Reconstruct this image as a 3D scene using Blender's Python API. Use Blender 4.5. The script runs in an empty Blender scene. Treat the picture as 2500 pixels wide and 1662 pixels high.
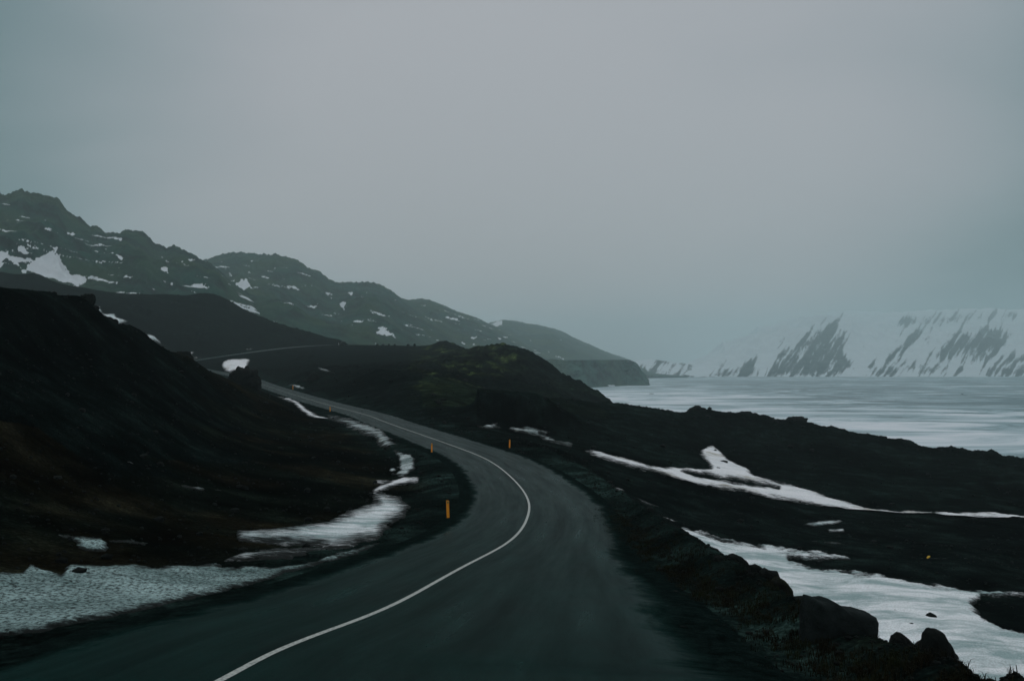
import bpy, math, random
import numpy as np

# ------------------------------------------------------------------ camera, sky, light
scene = bpy.context.scene
EYE = 30.0                      # eye height above the lake (metres)
F = 1944.0                      # focal length in photo pixels (2500 wide)
HY, CX = 899.0, 1250.0          # eye level row and centre column of the photo
cam_d = bpy.data.cameras.new("camera")
cam = bpy.data.objects.new("camera", cam_d)
scene.collection.objects.link(cam)
cam.location = (0, 0, EYE)
cam.rotation_euler = (math.radians(90), 0, 0)
cam_d.sensor_width = 36.0
cam_d.lens = 36.0 * F / 2500.0
cam_d.shift_y = (HY - 831.0) / 2500.0
cam_d.clip_start = 0.1
cam_d.clip_end = 30000.0
scene.camera = cam

SUN_EL, SUN_AZ = math.radians(58), math.radians(-4)
world = bpy.data.worlds.new("World")
scene.world = world
world.use_nodes = True
wn, wl = world.node_tree.nodes, world.node_tree.links
wn.clear()
w_out = wn.new("ShaderNodeOutputWorld")
w_bg = wn.new("ShaderNodeBackground")
w_bg.inputs["Strength"].default_value = 0.1
w_sky = wn.new("ShaderNodeTexSky")
w_sky.sky_type = 'NISHITA'
w_sky.sun_disc = False
w_sky.sun_elevation = SUN_EL
w_sky.sun_rotation = SUN_AZ
w_sky.air_density = 2.0
w_sky.dust_density = 4.0
w_tc = wn.new("ShaderNodeTexCoord")
# overcast layer: brighter, warmer where the sun stands behind it, teal away from it
w_dot = wn.new("ShaderNodeVectorMath"); w_dot.operation = 'DOT_PRODUCT'
gd = np.array([0.025, 1.0, 0.27]); gd = gd / np.linalg.norm(gd)
w_dot.inputs[1].default_value = tuple(gd)
w_nrm = wn.new("ShaderNodeVectorMath"); w_nrm.operation = 'NORMALIZE'
wl.new(w_tc.outputs["Generated"], w_nrm.inputs[0])
w_map = wn.new("ShaderNodeMapping")
w_map.inputs["Scale"].default_value = (1.0, 1.0, 2.6)
wl.new(w_nrm.outputs[0], w_map.inputs[0])
w_n1 = wn.new("ShaderNodeTexNoise")
w_n1.inputs["Scale"].default_value = 1.6
w_n1.inputs["Detail"].default_value = 3.5
w_n1.inputs["Roughness"].default_value = 0.42
w_n1.inputs["Distortion"].default_value = 0.3
wl.new(w_map.outputs[0], w_n1.inputs["Vector"])
w_sub = wn.new("ShaderNodeMath"); w_sub.operation = 'MULTIPLY_ADD'
wl.new(w_n1.outputs["Fac"], w_sub.inputs[0])
w_sub.inputs[1].default_value = 0.24
wl.new(w_nrm.outputs[0], w_dot.inputs[0])
w_off = wn.new("ShaderNodeMath"); w_off.operation = 'SUBTRACT'
wl.new(w_dot.outputs["Value"], w_off.inputs[0]); w_off.inputs[1].default_value = 0.12
wl.new(w_off.outputs[0], w_sub.inputs[2])
w_ramp = wn.new("ShaderNodeValToRGB")
w_ramp.color_ramp.interpolation = 'B_SPLINE'
els = w_ramp.color_ramp.elements
els[0].position = 0.0; els[0].color = (0.480, 0.505, 0.520, 1)
els[1].position = 1.0; els[1].color = (0.388, 0.396, 0.425, 1)
for pos, c in ((0.45, (0.480, 0.505, 0.520, 1)), (0.62, (0.250, 0.305, 0.330, 1)), (0.80, (0.070, 0.132, 0.150, 1)), (0.855, (0.122, 0.190, 0.212, 1)),
               (0.90, (0.250, 0.296, 0.325, 1)), (0.95, (0.345, 0.360, 0.392, 1))):
    e = els.new(pos); e.color = c
wl.new(w_sub.outputs[0], w_ramp.inputs[0])
w_scale = wn.new("ShaderNodeVectorMath"); w_scale.operation = 'SCALE'
w_scale.inputs["Scale"].default_value = 10.0
wl.new(w_ramp.outputs[0], w_scale.inputs[0])
w_mix = wn.new("ShaderNodeMixRGB"); w_mix.inputs[0].default_value = 0.95
wl.new(w_sky.outputs[0], w_mix.inputs[1])
wl.new(w_scale.outputs[0], w_mix.inputs[2])
wl.new(w_mix.outputs[0], w_bg.inputs["Color"])
wl.new(w_bg.outputs[0], w_out.inputs["Surface"])

sun_d = bpy.data.lights.new("sun", 'SUN')
sun_d.energy = 0.5
sun_d.angle = math.radians(25)
sun_d.color = (1.0, 0.985, 0.97)
sun = bpy.data.objects.new("sun", sun_d)
scene.collection.objects.link(sun)
sun.rotation_euler = (math.radians(90) - SUN_EL, 0, math.radians(180) - SUN_AZ)   # light comes from ahead

scene.view_settings.view_transform = 'Standard'
scene.view_settings.look = 'None'
scene.view_settings.gamma = 1.0
scene.view_settings.exposure = 0.0
scene.cycles.max_bounces = 6
scene.cycles.volume_bounces = 2
scene.cycles.diffuse_bounces = 3
scene.cycles.use_denoising = True

# ------------------------------------------------------------------ helpers
rng = np.random.RandomState(7)
random.seed(7)


def link(o, parent=None):
    scene.collection.objects.link(o)
    if parent is not None:
        o.parent = parent
    return o


def tag(o, label=None, cat=None, group=None, kind=None):
    if label: o["label"] = label
    if cat: o["category"] = cat
    if group: o["group"] = group
    if kind: o["kind"] = kind
    return o


def make_mesh(name, verts, faces, mat, parent=None, smooth=True, attrs=None, uv=None):
    """verts (n,3); faces (m,k) array with k = 3 or 4, or list of such arrays"""
    me = bpy.data.meshes.new(name)
    if not isinstance(faces, list): faces = [faces]
    faces = [np.asarray(f, dtype=np.int32) for f in faces if len(f)]
    verts = np.asarray(verts, dtype=np.float32)
    me.vertices.add(len(verts))
    me.vertices.foreach_set("co", verts.ravel())
    loops = np.concatenate([f.ravel() for f in faces])
    tot = np.concatenate([np.full(len(f), f.shape[1], dtype=np.int32) for f in faces])
    start = np.concatenate([[0], np.cumsum(tot)[:-1]]).astype(np.int32)
    me.loops.add(len(loops))
    me.loops.foreach_set("vertex_index", loops)
    me.polygons.add(len(tot))
    me.polygons.foreach_set("loop_start", start)
    me.polygons.foreach_set("loop_total", tot)
    me.polygons.foreach_set("use_smooth", np.full(len(tot), smooth, dtype=bool))
    if uv is not None:
        l = me.uv_layers.new(name="uv")
        l.data.foreach_set("uv", np.asarray(uv, dtype=np.float32)[loops].ravel())
    for k, v in (attrs or {}).items():
        v = np.asarray(v, dtype=np.float32)
        if v.ndim == 1:
            a = me.attributes.new(k, 'FLOAT', 'POINT'); a.data.foreach_set("value", v)
        else:
            a = me.attributes.new(k, 'FLOAT_COLOR', 'POINT')
            c = np.ones((len(v), 4), dtype=np.float32); c[:, :3] = v
            a.data.foreach_set("color", c.ravel())
    me.update(calc_edges=True)
    me.validate()
    me.materials.append(mat)
    return link(bpy.data.objects.new(name, me), parent)


def perlin(x, y, seed=0):
    x = np.asarray(x, dtype=np.float64); y = np.asarray(y, dtype=np.float64)
    xi = np.floor(x).astype(np.int64); yi = np.floor(y).astype(np.int64)
    fx = x - xi; fy = y - yi
    def g(ix, iy, dx, dy):
        h = (ix * 374761393 + iy * 668265263 + seed * 982451653) & 0xFFFFFFFF
        h = ((h ^ (h >> 13)) * 1274126177) & 0xFFFFFFFF
        h = h ^ (h >> 16)
        a = (h & 0xFFFF) * (2 * np.pi / 65536.0)
        return np.cos(a) * dx + np.sin(a) * dy
    u = fx * fx * fx * (fx * (fx * 6 - 15) + 10)
    v = fy * fy * fy * (fy * (fy * 6 - 15) + 10)
    a = g(xi, yi, fx, fy); b = g(xi + 1, yi, fx - 1, fy)
    c = g(xi, yi + 1, fx, fy - 1); d = g(xi + 1, yi + 1, fx - 1, fy - 1)
    return ((a + (b - a) * u) * (1 - v) + (c + (d - c) * u) * v) * 1.5


def fbm(x, y, oct=4, seed=0, gain=0.5, ridged=False):
    s = 0; a = 1.0; t = 0
    for i in range(oct):
        n = perlin(x * 2 ** i + 17.3 * i, y * 2 ** i - 9.1 * i, seed + i)
        if ridged: n = 1 - 2 * np.abs(n)
        s = s + a * n; t += a; a *= gain
    return s / t


def sstep(a, b, x):
    t = np.clip((x - a) / (b - a), 0, 1)
    return t * t * (3 - 2 * t)


def P(x, y, d):
    """photo pixel + distance ahead -> world point"""
    return np.array([(x - CX) / F * d, d, EYE - (y - HY) / F * d])


def proj(X, Y, Z):
    return CX + F * X / Y, HY + F * (EYE - Z) / Y


def pchip(xk, yk, x):
    """monotone cubic"""
    xk = np.asarray(xk, float); yk = np.asarray(yk, float)
    h = np.diff(xk); dl = np.diff(yk) / h
    m = np.zeros_like(yk)
    for i in range(1, len(xk) - 1):
        if dl[i - 1] * dl[i] > 0:
            w1 = 2 * h[i] + h[i - 1]; w2 = h[i] + 2 * h[i - 1]
            m[i] = (w1 + w2) / (w1 / dl[i - 1] + w2 / dl[i])
    m[0] = dl[0]; m[-1] = dl[-1]
    x = np.clip(x, xk[0], xk[-1])
    i = np.clip(np.searchsorted(xk, x) - 1, 0, len(xk) - 2)
    t = (x - xk[i]) / h[i]
    return ((2 * t ** 3 - 3 * t ** 2 + 1) * yk[i] + (t ** 3 - 2 * t ** 2 + t) * h[i] * m[i]
            + (-2 * t ** 3 + 3 * t ** 2) * yk[i + 1] + (t ** 3 - t ** 2) * h[i] * m[i + 1])


def poly_sd(poly, x, y):
    """signed distance (inside +) of points to a closed polygon"""
    p = np.asarray(poly, float); n = len(p)
    best = np.full(x.shape, 1e18); inside = np.zeros(x.shape, bool)
    for i in range(n):
        ax, ay = p[i]; bx, by = p[(i + 1) % n]
        ex, ey = bx - ax, by - ay
        t = np.clip(((x - ax) * ex + (y - ay) * ey) / (ex * ex + ey * ey + 1e-9), 0, 1)
        dd = (x - ax - t * ex) ** 2 + (y - ay - t * ey) ** 2
        best = np.minimum(best, dd)
        c = (ay > y) != (by > y)
        with np.errstate(divide='ignore', invalid='ignore'):
            xx = ex * (y - ay) / (ey if abs(ey) > 1e-9 else 1e-9) + ax
        inside ^= c & (x < xx)
    return np.where(inside, 1, -1) * np.sqrt(best)


# ------------------------------------------------------------------ materials
def new_mat(name):
    m = bpy.data.materials.new(name); m.use_nodes = True
    nt = m.node_tree
    b = nt.nodes["Principled BSDF"]
    return m, nt.nodes, nt.links, b


def noise_node(N, L, vec, scale, detail=5, rough=0.55, dist=0.0):
    n = N.new("ShaderNodeTexNoise")
    n.inputs["Scale"].default_value = scale
    n.inputs["Detail"].default_value = detail
    n.inputs["Roughness"].default_value = rough
    n.inputs["Distortion"].default_value = dist
    if vec is not None: L.new(vec, n.inputs["Vector"])
    return n


def ramp_node(N, L, fac, stops):
    r = N.new("ShaderNodeValToRGB")
    e = r.color_ramp.elements
    e[0].position, e[0].color = stops[0][0], (*stops[0][1], 1)
    e[1].position, e[1].color = stops[-1][0], (*stops[-1][1], 1)
    for p, c in stops[1:-1]:
        k = e.new(p); k.color = (*c, 1)
    L.new(fac, r.inputs[0])
    return r


def mixc(N, L, fac, a, b, mode='MIX'):
    m = N.new("ShaderNodeMixRGB"); m.blend_type = mode
    for s, v in ((0, fac), (1, a), (2, b)):
        if isinstance(v, (int, float)): m.inputs[s].default_value = v
        elif isinstance(v, tuple): m.inputs[s].default_value = (*v, 1)
        else: L.new(v, m.inputs[s])
    return m.outputs[0]


def g3(v): return (v, v, v)


def mat_ground():
    m, N, L, b = new_mat("volcanic_soil")
    tc = N.new("ShaderNodeTexCoord"); v = tc.outputs["Object"]
    at = N.new("ShaderNodeAttribute"); at.attribute_name = "tone"
    n1 = noise_node(N, L, v, 0.35, 8, 0.68)
    n2 = noise_node(N, L, v, 7.0, 6, 0.7)
    n3 = noise_node(N, L, v, 0.06, 4, 0.6, 0.6)
    r1 = ramp_node(N, L, n1.outputs["Fac"], [(0.36, g3(0.25)), (0.52, g3(0.75)), (0.66, g3(2.1))])
    r2 = ramp_node(N, L, n2.outputs["Fac"], [(0.36, g3(0.35)), (0.52, g3(0.85)), (0.68, g3(2.2))])
    r3 = ramp_node(N, L, n3.outputs["Fac"], [(0.38, g3(0.4)), (0.62, g3(1.9))])
    c = mixc(N, L, 1.0, at.outputs["Color"], r1.outputs[0], 'MULTIPLY')
    c = mixc(N, L, 1.0, c, r2.outputs[0], 'MULTIPLY')
    c = mixc(N, L, 1.0, c, r3.outputs[0], 'MULTIPLY')
    c = mixc(N, L, 1.0, c, (0.30, 0.46, 0.44), 'MULTIPLY')
    L.new(c, b.inputs["Base Color"])
    b.inputs["Roughness"].default_value = 0.95
    b.inputs["Specular IOR Level"].default_value = 0.0
    bp = N.new("ShaderNodeBump"); bp.inputs["Strength"].default_value = 0.8
    bp.inputs["Distance"].default_value = 0.12
    n4 = noise_node(N, L, v, 2.2, 9, 0.72)
    L.new(n4.outputs["Fac"], bp.inputs["Height"])
    L.new(bp.outputs[0], b.inputs["Normal"])
    return m


def mat_rock(name, base, moss=(0.009, 0.012, 0.004), moss_amt=0.3):
    m, N, L, b = new_mat(name)
    tc = N.new("ShaderNodeTexCoord"); v = tc.outputs["Object"]
    n1 = noise_node(N, L, v, 3.0, 8, 0.7)
    n2 = noise_node(N, L, v, 1.2, 6, 0.65, 0.4)
    r1 = ramp_node(N, L, n1.outputs["Fac"], [(0.3, tuple(0.55 * k for k in base)), (0.7, tuple(1.7 * k for k in base))])
    r2 = ramp_node(N, L, n2.outputs["Fac"], [(0.62 - moss_amt * 0.3, g3(0)), (0.70 - moss_amt * 0.2, g3(1))])
    geo = N.new("ShaderNodeNewGeometry"); sp = N.new("ShaderNodeSeparateXYZ")
    L.new(geo.outputs["Normal"], sp.inputs[0])
    mm = N.new("ShaderNodeMath"); mm.operation = 'MULTIPLY'; mm.use_clamp = True
    L.new(sp.outputs["Z"], mm.inputs[0]); L.new(r2.outputs[0], mm.inputs[1])
    c = mixc(N, L, mm.outputs[0], r1.outputs[0], moss)
    L.new(c, b.inputs["Base Color"])
    b.inputs["Roughness"].default_value = 0.85
    b.inputs["Specular IOR Level"].default_value = 0.04
    bp = N.new("ShaderNodeBump"); bp.inputs["Strength"].default_value = 0.7
    bp.inputs["Distance"].default_value = 0.14
    n4 = noise_node(N, L, v, 4.5, 10, 0.72)
    L.new(n4.outputs["Fac"], bp.inputs["Height"]); L.new(bp.outputs[0], b.inputs["Normal"])
    return m


def mat_snow(name, clean, dirty, grain_scale=9.0, dirt_lo=0.45, dirt_hi=0.7, grain=0.25, stain=None, lo=0.36, hi=0.66):
    m, N, L, b = new_mat(name)
    tc = N.new("ShaderNodeTexCoord"); v = tc.outputs["Object"]
    mp = N.new("ShaderNodeMapping"); mp.inputs["Scale"].default_value = (0.22, 0.5, 0.5)
    L.new(v, mp.inputs[0])
    n1 = noise_node(N, L, mp.outputs[0], 1.0, 8, 0.66, 0.5)
    r1 = ramp_node(N, L, n1.outputs["Fac"], [(dirt_lo, clean), (dirt_hi, dirty)])
    n2 = noise_node(N, L, v, grain_scale, 7, 0.75)
    r2 = ramp_node(N, L, n2.outputs["Fac"], [(lo, g3(1 - grain)), ((lo + hi) / 2 - 0.01, g3(1.0)), (hi, g3(1 + grain * 0.8))])
    c = mixc(N, L, 1.0, r1.outputs[0], r2.outputs[0], 'MULTIPLY')
    if stain:
        n3 = noise_node(N, L, v, 0.16, 5, 0.6)
        r3 = ramp_node(N, L, n3.outputs["Fac"], [(0.56, g3(0)), (0.70, g3(0.75))])
        c = mixc(N, L, r3.outputs[0], c, stain)
    # black sand shows through where the snow is thin
    at = N.new("ShaderNodeAttribute"); at.attribute_name = "cover"
    mpc = N.new("ShaderNodeMapping"); mpc.inputs["Scale"].default_value = (0.55, 1.6, 1.0)
    L.new(v, mpc.inputs[0])
    nc = noise_node(N, L, mpc.outputs[0], grain_scale * 0.16, 9, 0.78, 0.3)
    ad = N.new("ShaderNodeMath"); ad.operation = 'MULTIPLY_ADD'; ad.inputs[1].default_value = 2.6
    L.new(nc.outputs["Fac"], ad.inputs[0]); L.new(at.outputs["Fac"], ad.inputs[2])
    mc = N.new("ShaderNodeMapRange"); mc.interpolation_type = 'SMOOTHSTEP'
    mc.inputs["From Min"].default_value = 1.40; mc.inputs["From Max"].default_value = 2.15
    L.new(ad.outputs[0], mc.inputs["Value"])
    c = mixc(N, L, mc.outputs[0], (0.006, 0.0085, 0.0080), c)
    L.new(c, b.inputs["Base Color"])
    b.inputs["Roughness"].default_value = 0.8
    b.inputs["Specular IOR Level"].default_value = 0.05
    bp = N.new("ShaderNodeBump"); bp.inputs["Strength"].default_value = 0.6
    bp.inputs["Distance"].default_value = 0.05
    L.new(n2.outputs["Fac"], bp.inputs["Height"]); L.new(bp.outputs[0], b.inputs["Normal"])
    return m


def mat_road():
    m, N, L, b = new_mat("wet_asphalt")
    uv = N.new("ShaderNodeUVMap"); uv.uv_map = "uv"
    sp = N.new("ShaderNodeSeparateXYZ"); L.new(uv.outputs[0], sp.inputs[0])
    tc = N.new("ShaderNodeTexCoord")
    mp = N.new("ShaderNodeMapping"); mp.inputs["Scale"].default_value = (0.9, 0.06, 1)
    L.new(uv.outputs[0], mp.inputs[0])
    streak = noise_node(N, L, mp.outputs[0], 1.6, 7, 0.65)
    mp2 = N.new("ShaderNodeMapping"); mp2.inputs["Scale"].default_value = (1, 0.5, 1)
    L.new(uv.outputs[0], mp2.inputs[0])
    blot = noise_node(N, L, mp2.outputs[0], 0.9, 8, 0.7, 0.4)
    fine = noise_node(N, L, tc.outputs["Object"], 34.0, 5, 0.75)
    r = ramp_node(N, L, streak.outputs["Fac"], [(0.3, (0.0014, 0.0095, 0.0082)), (0.55, (0.0028, 0.0170, 0.0148)), (0.75, (0.006, 0.028, 0.025))])
    rf = ramp_node(N, L, fine.outputs["Fac"], [(0.40, g3(0.45)), (0.5, g3(1)), (0.62, g3(1.9))])
    rb = ramp_node(N, L, blot.outputs["Fac"], [(0.35, g3(0.75)), (0.65, g3(1.25))])
    c = mixc(N, L, 1.0, r.outputs[0], rf.outputs[0], 'MULTIPLY')
    c = mixc(N, L, 1.0, c, rb.outputs[0], 'MULTIPLY')
    # loose gravel covers the outer edge of the asphalt
    ab = N.new("ShaderNodeMath"); ab.operation = 'ABSOLUTE'
    off = N.new("ShaderNodeMath"); off.operation = 'ADD'; off.inputs[1].default_value = -0.35
    L.new(sp.outputs["X"], off.inputs[0]); L.new(off.outputs[0], ab.inputs[0])
    nz = N.new("ShaderNodeMath"); nz.operation = 'MULTIPLY_ADD'
    nz.inputs[1].default_value = 1.5; L.new(blot.outputs["Fac"], nz.inputs[0]); L.new(ab.outputs[0], nz.inputs[2])
    edge = N.new("ShaderNodeMapRange"); edge.interpolation_type = 'SMOOTHSTEP'
    edge.inputs["From Min"].default_value = 4.0; edge.inputs["From Max"].default_value = 4.6
    L.new(nz.outputs[0], edge.inputs["Value"])
    g1 = noise_node(N, L, tc.outputs["Object"], 3.2, 9, 0.75)
    rg = ramp_node(N, L, g1.outputs["Fac"], [(0.36, (0.0012, 0.0026, 0.0024)), (0.5, (0.0036, 0.0076, 0.0070)), (0.66, (0.0080, 0.0160, 0.0145))])
    gc = mixc(N, L, 1.0, rg.outputs[0], rf.outputs[0], 'MULTIPLY')
    c2 = mixc(N, L, edge.outputs[0], c, gc)
    L.new(c2, b.inputs["Base Color"])
    rr = ramp_node(N, L, streak.outputs["Fac"], [(0.3, g3(0.40)), (0.7, g3(0.24))])
    ro = mixc(N, L, edge.outputs[0], rr.outputs[0], g3(0.95))
    L.new(ro, b.inputs["Roughness"])
    sx = N.new("ShaderNodeMapRange"); sx.inputs["To Min"].default_value = 0.008; sx.inputs["To Max"].default_value = 0.0
    L.new(edge.outputs[0], sx.inputs["Value"]); L.new(sx.outputs[0], b.inputs["Specular IOR Level"])
    b.inputs["Specular Tint"].default_value = (0.45, 0.95, 0.92, 1)
    bp = N.new("ShaderNodeBump"); bp.inputs["Strength"].default_value = 0.25
    bp.inputs["Distance"].default_value = 0.008
    L.new(fine.outputs["Fac"], bp.inputs["Height"]); L.new(bp.outputs[0], b.inputs["Normal"])
    return m


def mat_line():
    m, N, L, b = new_mat("road_paint")
    uv = N.new("ShaderNodeUVMap"); uv.uv_map = "uv"
    tc = N.new("ShaderNodeTexCoord")
    n = noise_node(N, L, tc.outputs["Object"], 22.0, 6, 0.75)
    r = ramp_node(N, L, n.outputs["Fac"], [(0.38, (0.05, 0.06, 0.058)), (0.47, (0.36, 0.38, 0.36)), (0.65, (0.50, 0.52, 0.49))])
    L.new(r.outputs[0], b.inputs["Base Color"])
    b.inputs["Roughness"].default_value = 0.6
    return m


def mat_lake():
    m, N, L, b = new_mat("lake_ice")
    tc = N.new("ShaderNodeTexCoord"); v = tc.outputs["Object"]
    mp = N.new("ShaderNodeMapping"); mp.inputs["Scale"].default_value = (0.0100, 0.018, 1.0)
    mp.inputs["Rotation"].default_value = (0, 0, 0.05)
    L.new(v, mp.inputs[0])
    n1 = noise_node(N, L, mp.outputs[0], 1.0, 11, 0.70, 1.1)
    mp2 = N.new("ShaderNodeMapping"); mp2.inputs["Scale"].default_value = (0.0016, 0.0022, 1.0)
    mp2.inputs["Location"].default_value = (3.1, 1.7, 0)
    L.new(v, mp2.inputs[0])
    n2 = noise_node(N, L, mp2.outputs[0], 1.0, 3, 0.5)
    # more open water towards the right-hand bay
    sp = N.new("ShaderNodeSeparateXYZ"); L.new(v, sp.inputs[0])
    mr = N.new("ShaderNodeMapRange"); mr.inputs["From Min"].default_value = 40; mr.inputs["From Max"].default_value = 420
    mr.inputs["To Min"].default_value = -0.08; mr.inputs["To Max"].default_value = 0.085
    L.new(sp.outputs["X"], mr.inputs["Value"])
    a1 = N.new("ShaderNodeMath"); a1.operation = 'ADD'
    L.new(n1.outputs["Fac"], a1.inputs[0]); L.new(mr.outputs[0], a1.inputs[1])
    a2 = N.new("ShaderNodeMath"); a2.operation = 'MULTIPLY_ADD'; a2.inputs[1].default_value = 0.30
    L.new(n2.outputs["Fac"], a2.inputs[0]); L.new(a1.outputs[0], a2.inputs[2])
    r = ramp_node(N, L, a2.outputs[0], [(0.52, (0.74, 0.77, 0.82)), (0.62, (0.55, 0.63, 0.68)), (0.69, (0.30, 0.42, 0.46)), (0.77, (0.07, 0.13, 0.15))])
    L.new(r.outputs[0], b.inputs["Base Color"])
    rr = ramp_node(N, L, a2.outputs[0], [(0.55, g3(0.65)), (0.80, g3(0.35))])
    L.new(rr.outputs[0], b.inputs["Roughness"])
    b.inputs["Specular IOR Level"].default_value = 0.3
    return m


def mat_mountain(name, base, base2, snowc=(0.62, 0.66, 0.70), scale=0.02, m0=0.90, m1=1.02):
    m, N, L, b = new_mat(name)
    tc = N.new("ShaderNodeTexCoord"); v = tc.outputs["Object"]
    at = N.new("ShaderNodeAttribute"); at.attribute_name = "snow"
    n1 = noise_node(N, L, v, scale, 9, 0.7)
    n0 = noise_node(N, L, v, scale * 0.25, 5, 0.6)
    c = ramp_node(N, L, n1.outputs["Fac"], [(0.38, tuple(0.25 * k for k in base)), (0.60, tuple(2.0 * k for k in base))]).outputs[0]
    r0 = ramp_node(N, L, n0.outputs["Fac"], [(0.45, g3(0)), (0.62, g3(1))])
    c = mixc(N, L, r0.outputs[0], c, base2)
    n2 = noise_node(N, L, v, scale * 6, 7, 0.75)
    md = N.new("ShaderNodeMath"); md.operation = 'MULTIPLY_ADD'; md.inputs[1].default_value = 0.9
    L.new(n2.outputs["Fac"], md.inputs[0]); L.new(at.outputs["Fac"], md.inputs[2])
    mr = N.new("ShaderNodeMapRange"); mr.inputs["From Min"].default_value = m0; mr.inputs["From Max"].default_value = m1
    L.new(md.outputs[0], mr.inputs["Value"])
    sc = mixc(N, L, n1.outputs["Fac"], tuple(0.8 * k for k in snowc), tuple(min(1, 1.15 * k) for k in snowc))
    c = mixc(N, L, mr.outputs[0], c, sc)
    L.new(c, b.inputs["Base Color"])
    b.inputs["Roughness"].default_value = 0.95
    b.inputs["Specular IOR Level"].default_value = 0.05
    bp = N.new("ShaderNodeBump"); bp.inputs["Strength"].default_value = 0.7
    bp.inputs["Distance"].default_value = 4.0
    L.new(n1.outputs["Fac"], bp.inputs["Height"]); L.new(bp.outputs[0], b.inputs["Normal"])
    return m


M_ground = mat_ground()
M_rock = mat_rock("dark_lava_rock", (0.0060, 0.0080, 0.0075), moss_amt=0.1)
M_mossrock = mat_rock("mossy_lava_rock", (0.006, 0.007, 0.006), (0.016, 0.021, 0.005), 0.7)
M_wetrock = mat_rock("wet_lava_rock", (0.012, 0.017, 0.017), moss_amt=0.0)
M_road = mat_road()
M_line = mat_line()
M_lake = mat_lake()
M_snow = mat_snow("old_snow", (0.82, 0.82, 0.85), (0.60, 0.64, 0.67), stain=(0.34, 0.31, 0.24))
M_snow_wet = mat_snow("wet_snow", (0.80, 0.83, 0.86), (0.32, 0.42, 0.43), grain_scale=14.0, dirt_lo=0.42, dirt_hi=0.60, grain=0.4)
M_snow_dirty = mat_snow("sandy_snow", (0.25, 0.34, 0.34), (0.060, 0.10, 0.098), grain_scale=11.0, dirt_lo=0.35, dirt_hi=0.68, grain=0.9, lo=0.43, hi=0.57)
M_snow_thin = mat_snow("thin_snow", (0.55, 0.61, 0.63), (0.16, 0.21, 0.21), grain_scale=5.0, dirt_lo=0.38, dirt_hi=0.60, grain=0.6, stain=(0.20, 0.18, 0.12))

# ------------------------------------------------------------------ the road's path
road_px = [(534, 1662, 10.2), (653, 1609, 11.8), (900, 1511, 15.6), (1060, 1427, 20.3), (1145, 1381, 24.2),
           (1222, 1338, 28.6), (1268, 1302, 33.7), (1287, 1267, 38.7), (1292, 1236, 43.8), (1278, 1201, 50.9),
           (1240, 1159, 61), (1185, 1121, 72.7), (1108, 1090, 85), (1012, 1056, 102.8), (936, 1029, 121),
           (896, 1014, 133), (825, 995, 154), (718, 964, 200), (640, 938, 265), (600, 923, 305),
           (556, 914, 338), (505, 904, 366), (455, 893, 388), (445, 885, 404), (478, 879.5, 420), (560, 867, 445),
           (640, 856, 475), (740, 845.5, 520), (850, 841.5, 560), (950, 843, 572), (1040, 846, 565), (1110, 866, 590)]
rp = np.array([P(*q) for q in road_px])
rp = np.vstack([[[-5.6, 0.5, EYE - 2.9], [-4.95, 4.5, EYE - 3.3]], rp])
s = np.concatenate([[0], np.cumsum(np.linalg.norm(np.diff(rp[:, :2], axis=0), axis=1))])
ss = np.concatenate([np.arange(0, 130, 0.5), np.arange(130, s[-1], 1.5)])


def natural_spline(xk, yk, x):
    n = len(xk); h = np.diff(xk)
    A = np.zeros((n, n)); r = np.zeros(n)
    A[0, 0] = A[-1, -1] = 1
    for i in range(1, n - 1):
        A[i, i - 1] = h[i - 1]; A[i, i] = 2 * (h[i - 1] + h[i]); A[i, i + 1] = h[i]
        r[i] = 6 * ((yk[i + 1] - yk[i]) / h[i] - (yk[i] - yk[i - 1]) / h[i - 1])
    M = np.linalg.solve(A, r)
    i = np.clip(np.searchsorted(xk, x) - 1, 0, n - 2)
    t = x - xk[i]; u = xk[i + 1] - x; hh = h[i]
    return (M[i] * u ** 3 + M[i + 1] * t ** 3) / (6 * hh) + (yk[i] / hh - M[i] * hh / 6) * u + (yk[i + 1] / hh - M[i + 1] * hh / 6) * t


path = np.stack([natural_spline(s, rp[:, 0], ss), natural_spline(s, rp[:, 1], ss), pchip(s, rp[:, 2], ss)], 1)


def smooth1(a, k, it=2):
    for _ in range(it):
        p = np.pad(a, (k, k), 'edge')
        a = np.convolve(p, np.ones(2 * k + 1) / (2 * k + 1), 'valid')
    return a


path[:, 2] = smooth1(path[:, 2], 6)
tan = np.gradient(path[:, :2], axis=0); tan /= np.linalg.norm(tan, axis=1)[:, None]
nor = np.stack([tan[:, 1], -tan[:, 0]], 1)       # to the right of travel

# ------------------------------------------------------------------ ground control lines: (photo x, photo y, distance)
lines = []
lines.append([(-700, 1830, 8.6), (-300, 1640, 11.5), (0, 1480, 15.7), (300, 1430, 18.5), (600, 1385, 23), (850, 1335, 30), (960, 1270, 41),
              (1000, 1215, 52), (1003, 1170, 62), (975, 1120, 78), (940, 1080, 96), (880, 1040, 120), (790, 1010, 143),
              (730, 985, 166), (690, 970, 185), (640, 955, 215)])
lines.append([(-700, 1560, 13), (-300, 1440, 16), (0, 1390, 18.5), (300, 1372, 21.5), (480, 1340, 26), (580, 1292, 33), (760, 1250, 42), (870, 1222, 49),
              (905, 1180, 59), (925, 1125, 76), (860, 1050, 108), (780, 1022, 125), (700, 985, 150)])
lines.append([(-600, 1200, 20), (0, 1150, 28), (300, 1150, 38), (600, 1150, 55), (800, 1110, 72)])
lines.append([(-600, 980, 28), (0, 950, 38), (300, 950, 58), (500, 1000, 80), (650, 1010, 110)])
lines.append([(-600, 850, 36), (0, 850, 47), (250, 860, 70)])
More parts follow.
